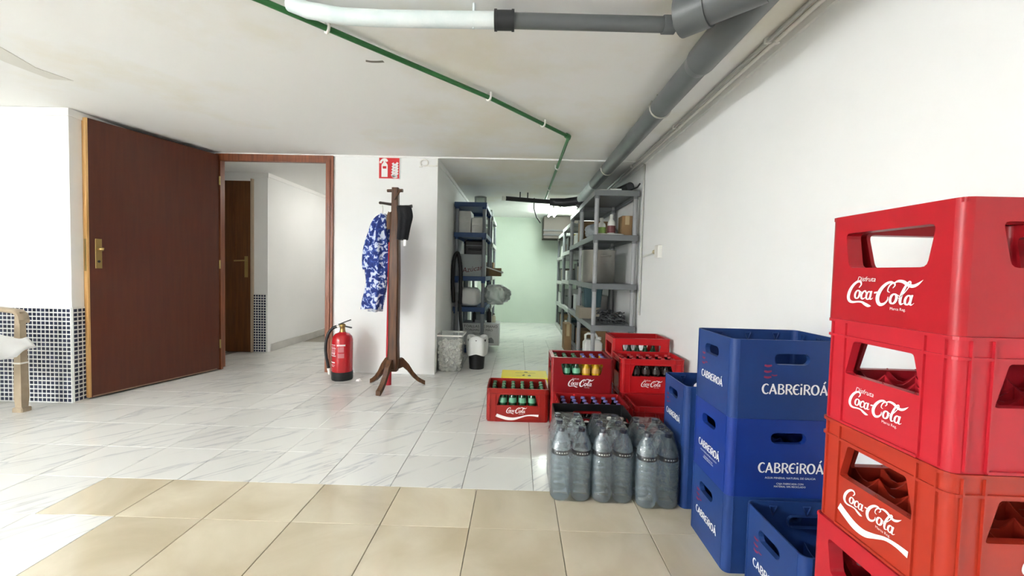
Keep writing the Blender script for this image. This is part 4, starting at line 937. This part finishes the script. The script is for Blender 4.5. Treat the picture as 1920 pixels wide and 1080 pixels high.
MB().tube([(.98,4.3,1.80),(1.05,4.02,1.80),(1.09,3.96,1.81),(1.105,3.93,1.84)], .008, 6).build('wire', m_black, t)
for x, y, lab in ((.80,4.12,'flat white sheet on top of the near shelving, left of the roll'),(.90,4.08,'flat white sheet on top of the near shelving, touching the roll')):
    o = MB().bbox(-.055,-.08,0,.055,.08,.012,.002).build('paper_stack', m_wb, None); o.location = (x,y,1.7895); tag(o, lab, 'paper')
# heap of grey netting: uncountable strands
rnd = random.Random(21); mb = MB()
for k in range(95):
    a = rnd.uniform(0,6.28); r = rnd.uniform(0,.13); z = .02+(.115*(1-r/.15))*rnd.random(); P = []
    x, y = r*math.cos(a), r*1.1*math.sin(a); d = rnd.uniform(0,6.28)
    for s in range(7):
        P.append((max(-.15,min(.15,x)), max(-.17,min(.17,y)), max(.01,z))); d += rnd.uniform(-1,1); x += .026*math.cos(d); y += .026*math.sin(d); z += rnd.uniform(-.018,.014)
    mb.tube(P, .0065, 5)
o = mb.build('netting_heap', mat('netting_grey', '#5f6163', .8, var='#3d3f41', vscale=60), None, 'stuff'); o.location = (.93,4.24,.5045); tag(o, 'tangled heap of grey netting on the near grey shelf', 'netting')
carton('carton_tray', 'grey brown carton jutting from the second shelf past the netting', 'carton', .785, 4.72, .5045, .22, .30, .12, mat('grey_card', '#8c8375', .8), tape=False)
t = thing('teal_bin', 'dark teal plastic bin under the pot shelf, further back', 'bin', (.83,4.86,.6255)); 
MB().loft([rrz(.09,.09,0), rrz(.105,.10,.2), rrz(.112,.106,.2), rrz(.112,.106,.215)], False).build('body', m_teal, t); MB().box(-.114,-.03,.15,-.106,.03,.17).build('grip', m_dark, t); t.location = (.83,4.72,.6250)
# under the lowest shelf: jerrycan and cartons
t = thing('jerrycan', 'white plastic jerrycan on the floor shelf of the near unit', 'jerrycan', (.80,4.42,.0795))
MB().loft([rrz(.09,.07,0), rrz(.095,.075,.02), rrz(.095,.075,.19), rrz(.07,.055,.225)], True).build('body', m_wp, t)
MB().tube([(-.07,0,.20),(-.075,0,.27),(-.05,0,.285),(.03,0,.28),(.045,0,.255),(.05,0,.215)], .014, 8).build('handle', m_wp, t); MB().lathe([(.022,.22),(.022,.25)], (.07,0,0), 10).build('cap', m_clip, t)
carton('small_carton', 'small brown carton beside the jerrycan', 'carton', .95, 4.18, .0795, .16, .2, .14, m_card)
plastic_bottle('cleaner_bottle', 'white bottle on the floor shelf nearest the right wall', 1.06, 4.16, .0795, .035, .22, m_wp, m_wb, m_wp)
# deeper units: one box or tub per bay
rnd = random.Random(33); pal = [(m_card,'brown cardboard box'),(m_gb,'grey box'),(m_wb,'white box'),(m_teal,'dark teal tub'),(mat('grey_card'),'grey brown carton'),(m_dark,'black box')]
posn = ('floor shelf','second shelf','third shelf','fourth shelf'); unit = (('second grey unit',5.02,TR),('third grey unit',5.98,[.06,.48,.88,1.32,1.70]),('farthest grey unit',7.0,[.06,.46,.85,1.27,1.66]))
for ui, (un, y0, tz) in enumerate(unit):
    for k in range(4):
        for q in range(2):
            if ui == 1 and k == 3 and q == 0: continue
            m, nm = pal[(ui*3+k*2+q*5+q*k) % 6]; h_ = rnd.uniform(.14,.27); sy2 = rnd.uniform(.22,.34); sx = rnd.uniform(.26,.36)
            carton('storage_box', f'{nm} in the {"front" if q == 0 else "rear"} half of the {un}, {posn[k]}', 'box', SX+.02+.02+sx/2+rnd.uniform(.01,.04), y0+.25+.42*q, tz[k]+.0045, sx, sy2, h_, m, 'boxes on the deeper grey shelving', tape=(m is m_card))
carton('yellow_box', 'bright yellow box on the fourth shelf of the third grey unit', 'box', SX+.14, 6.2, 1.3245, .16, .2, .24, mat('pale_yellow', '#e8d777', .5), tape=False)
lump('cable_tangle', 'dark tangle of cables on top of the second grey unit', 'cables', (.80,5.25,1.79), .10, .16, .045, m_dark, .2, 17)
carton('floor_carton', 'brown carton standing on the floor at the foot of the third unit', 'carton', SX-.045, 5.50, 0, .09, .26, .34, m_card)
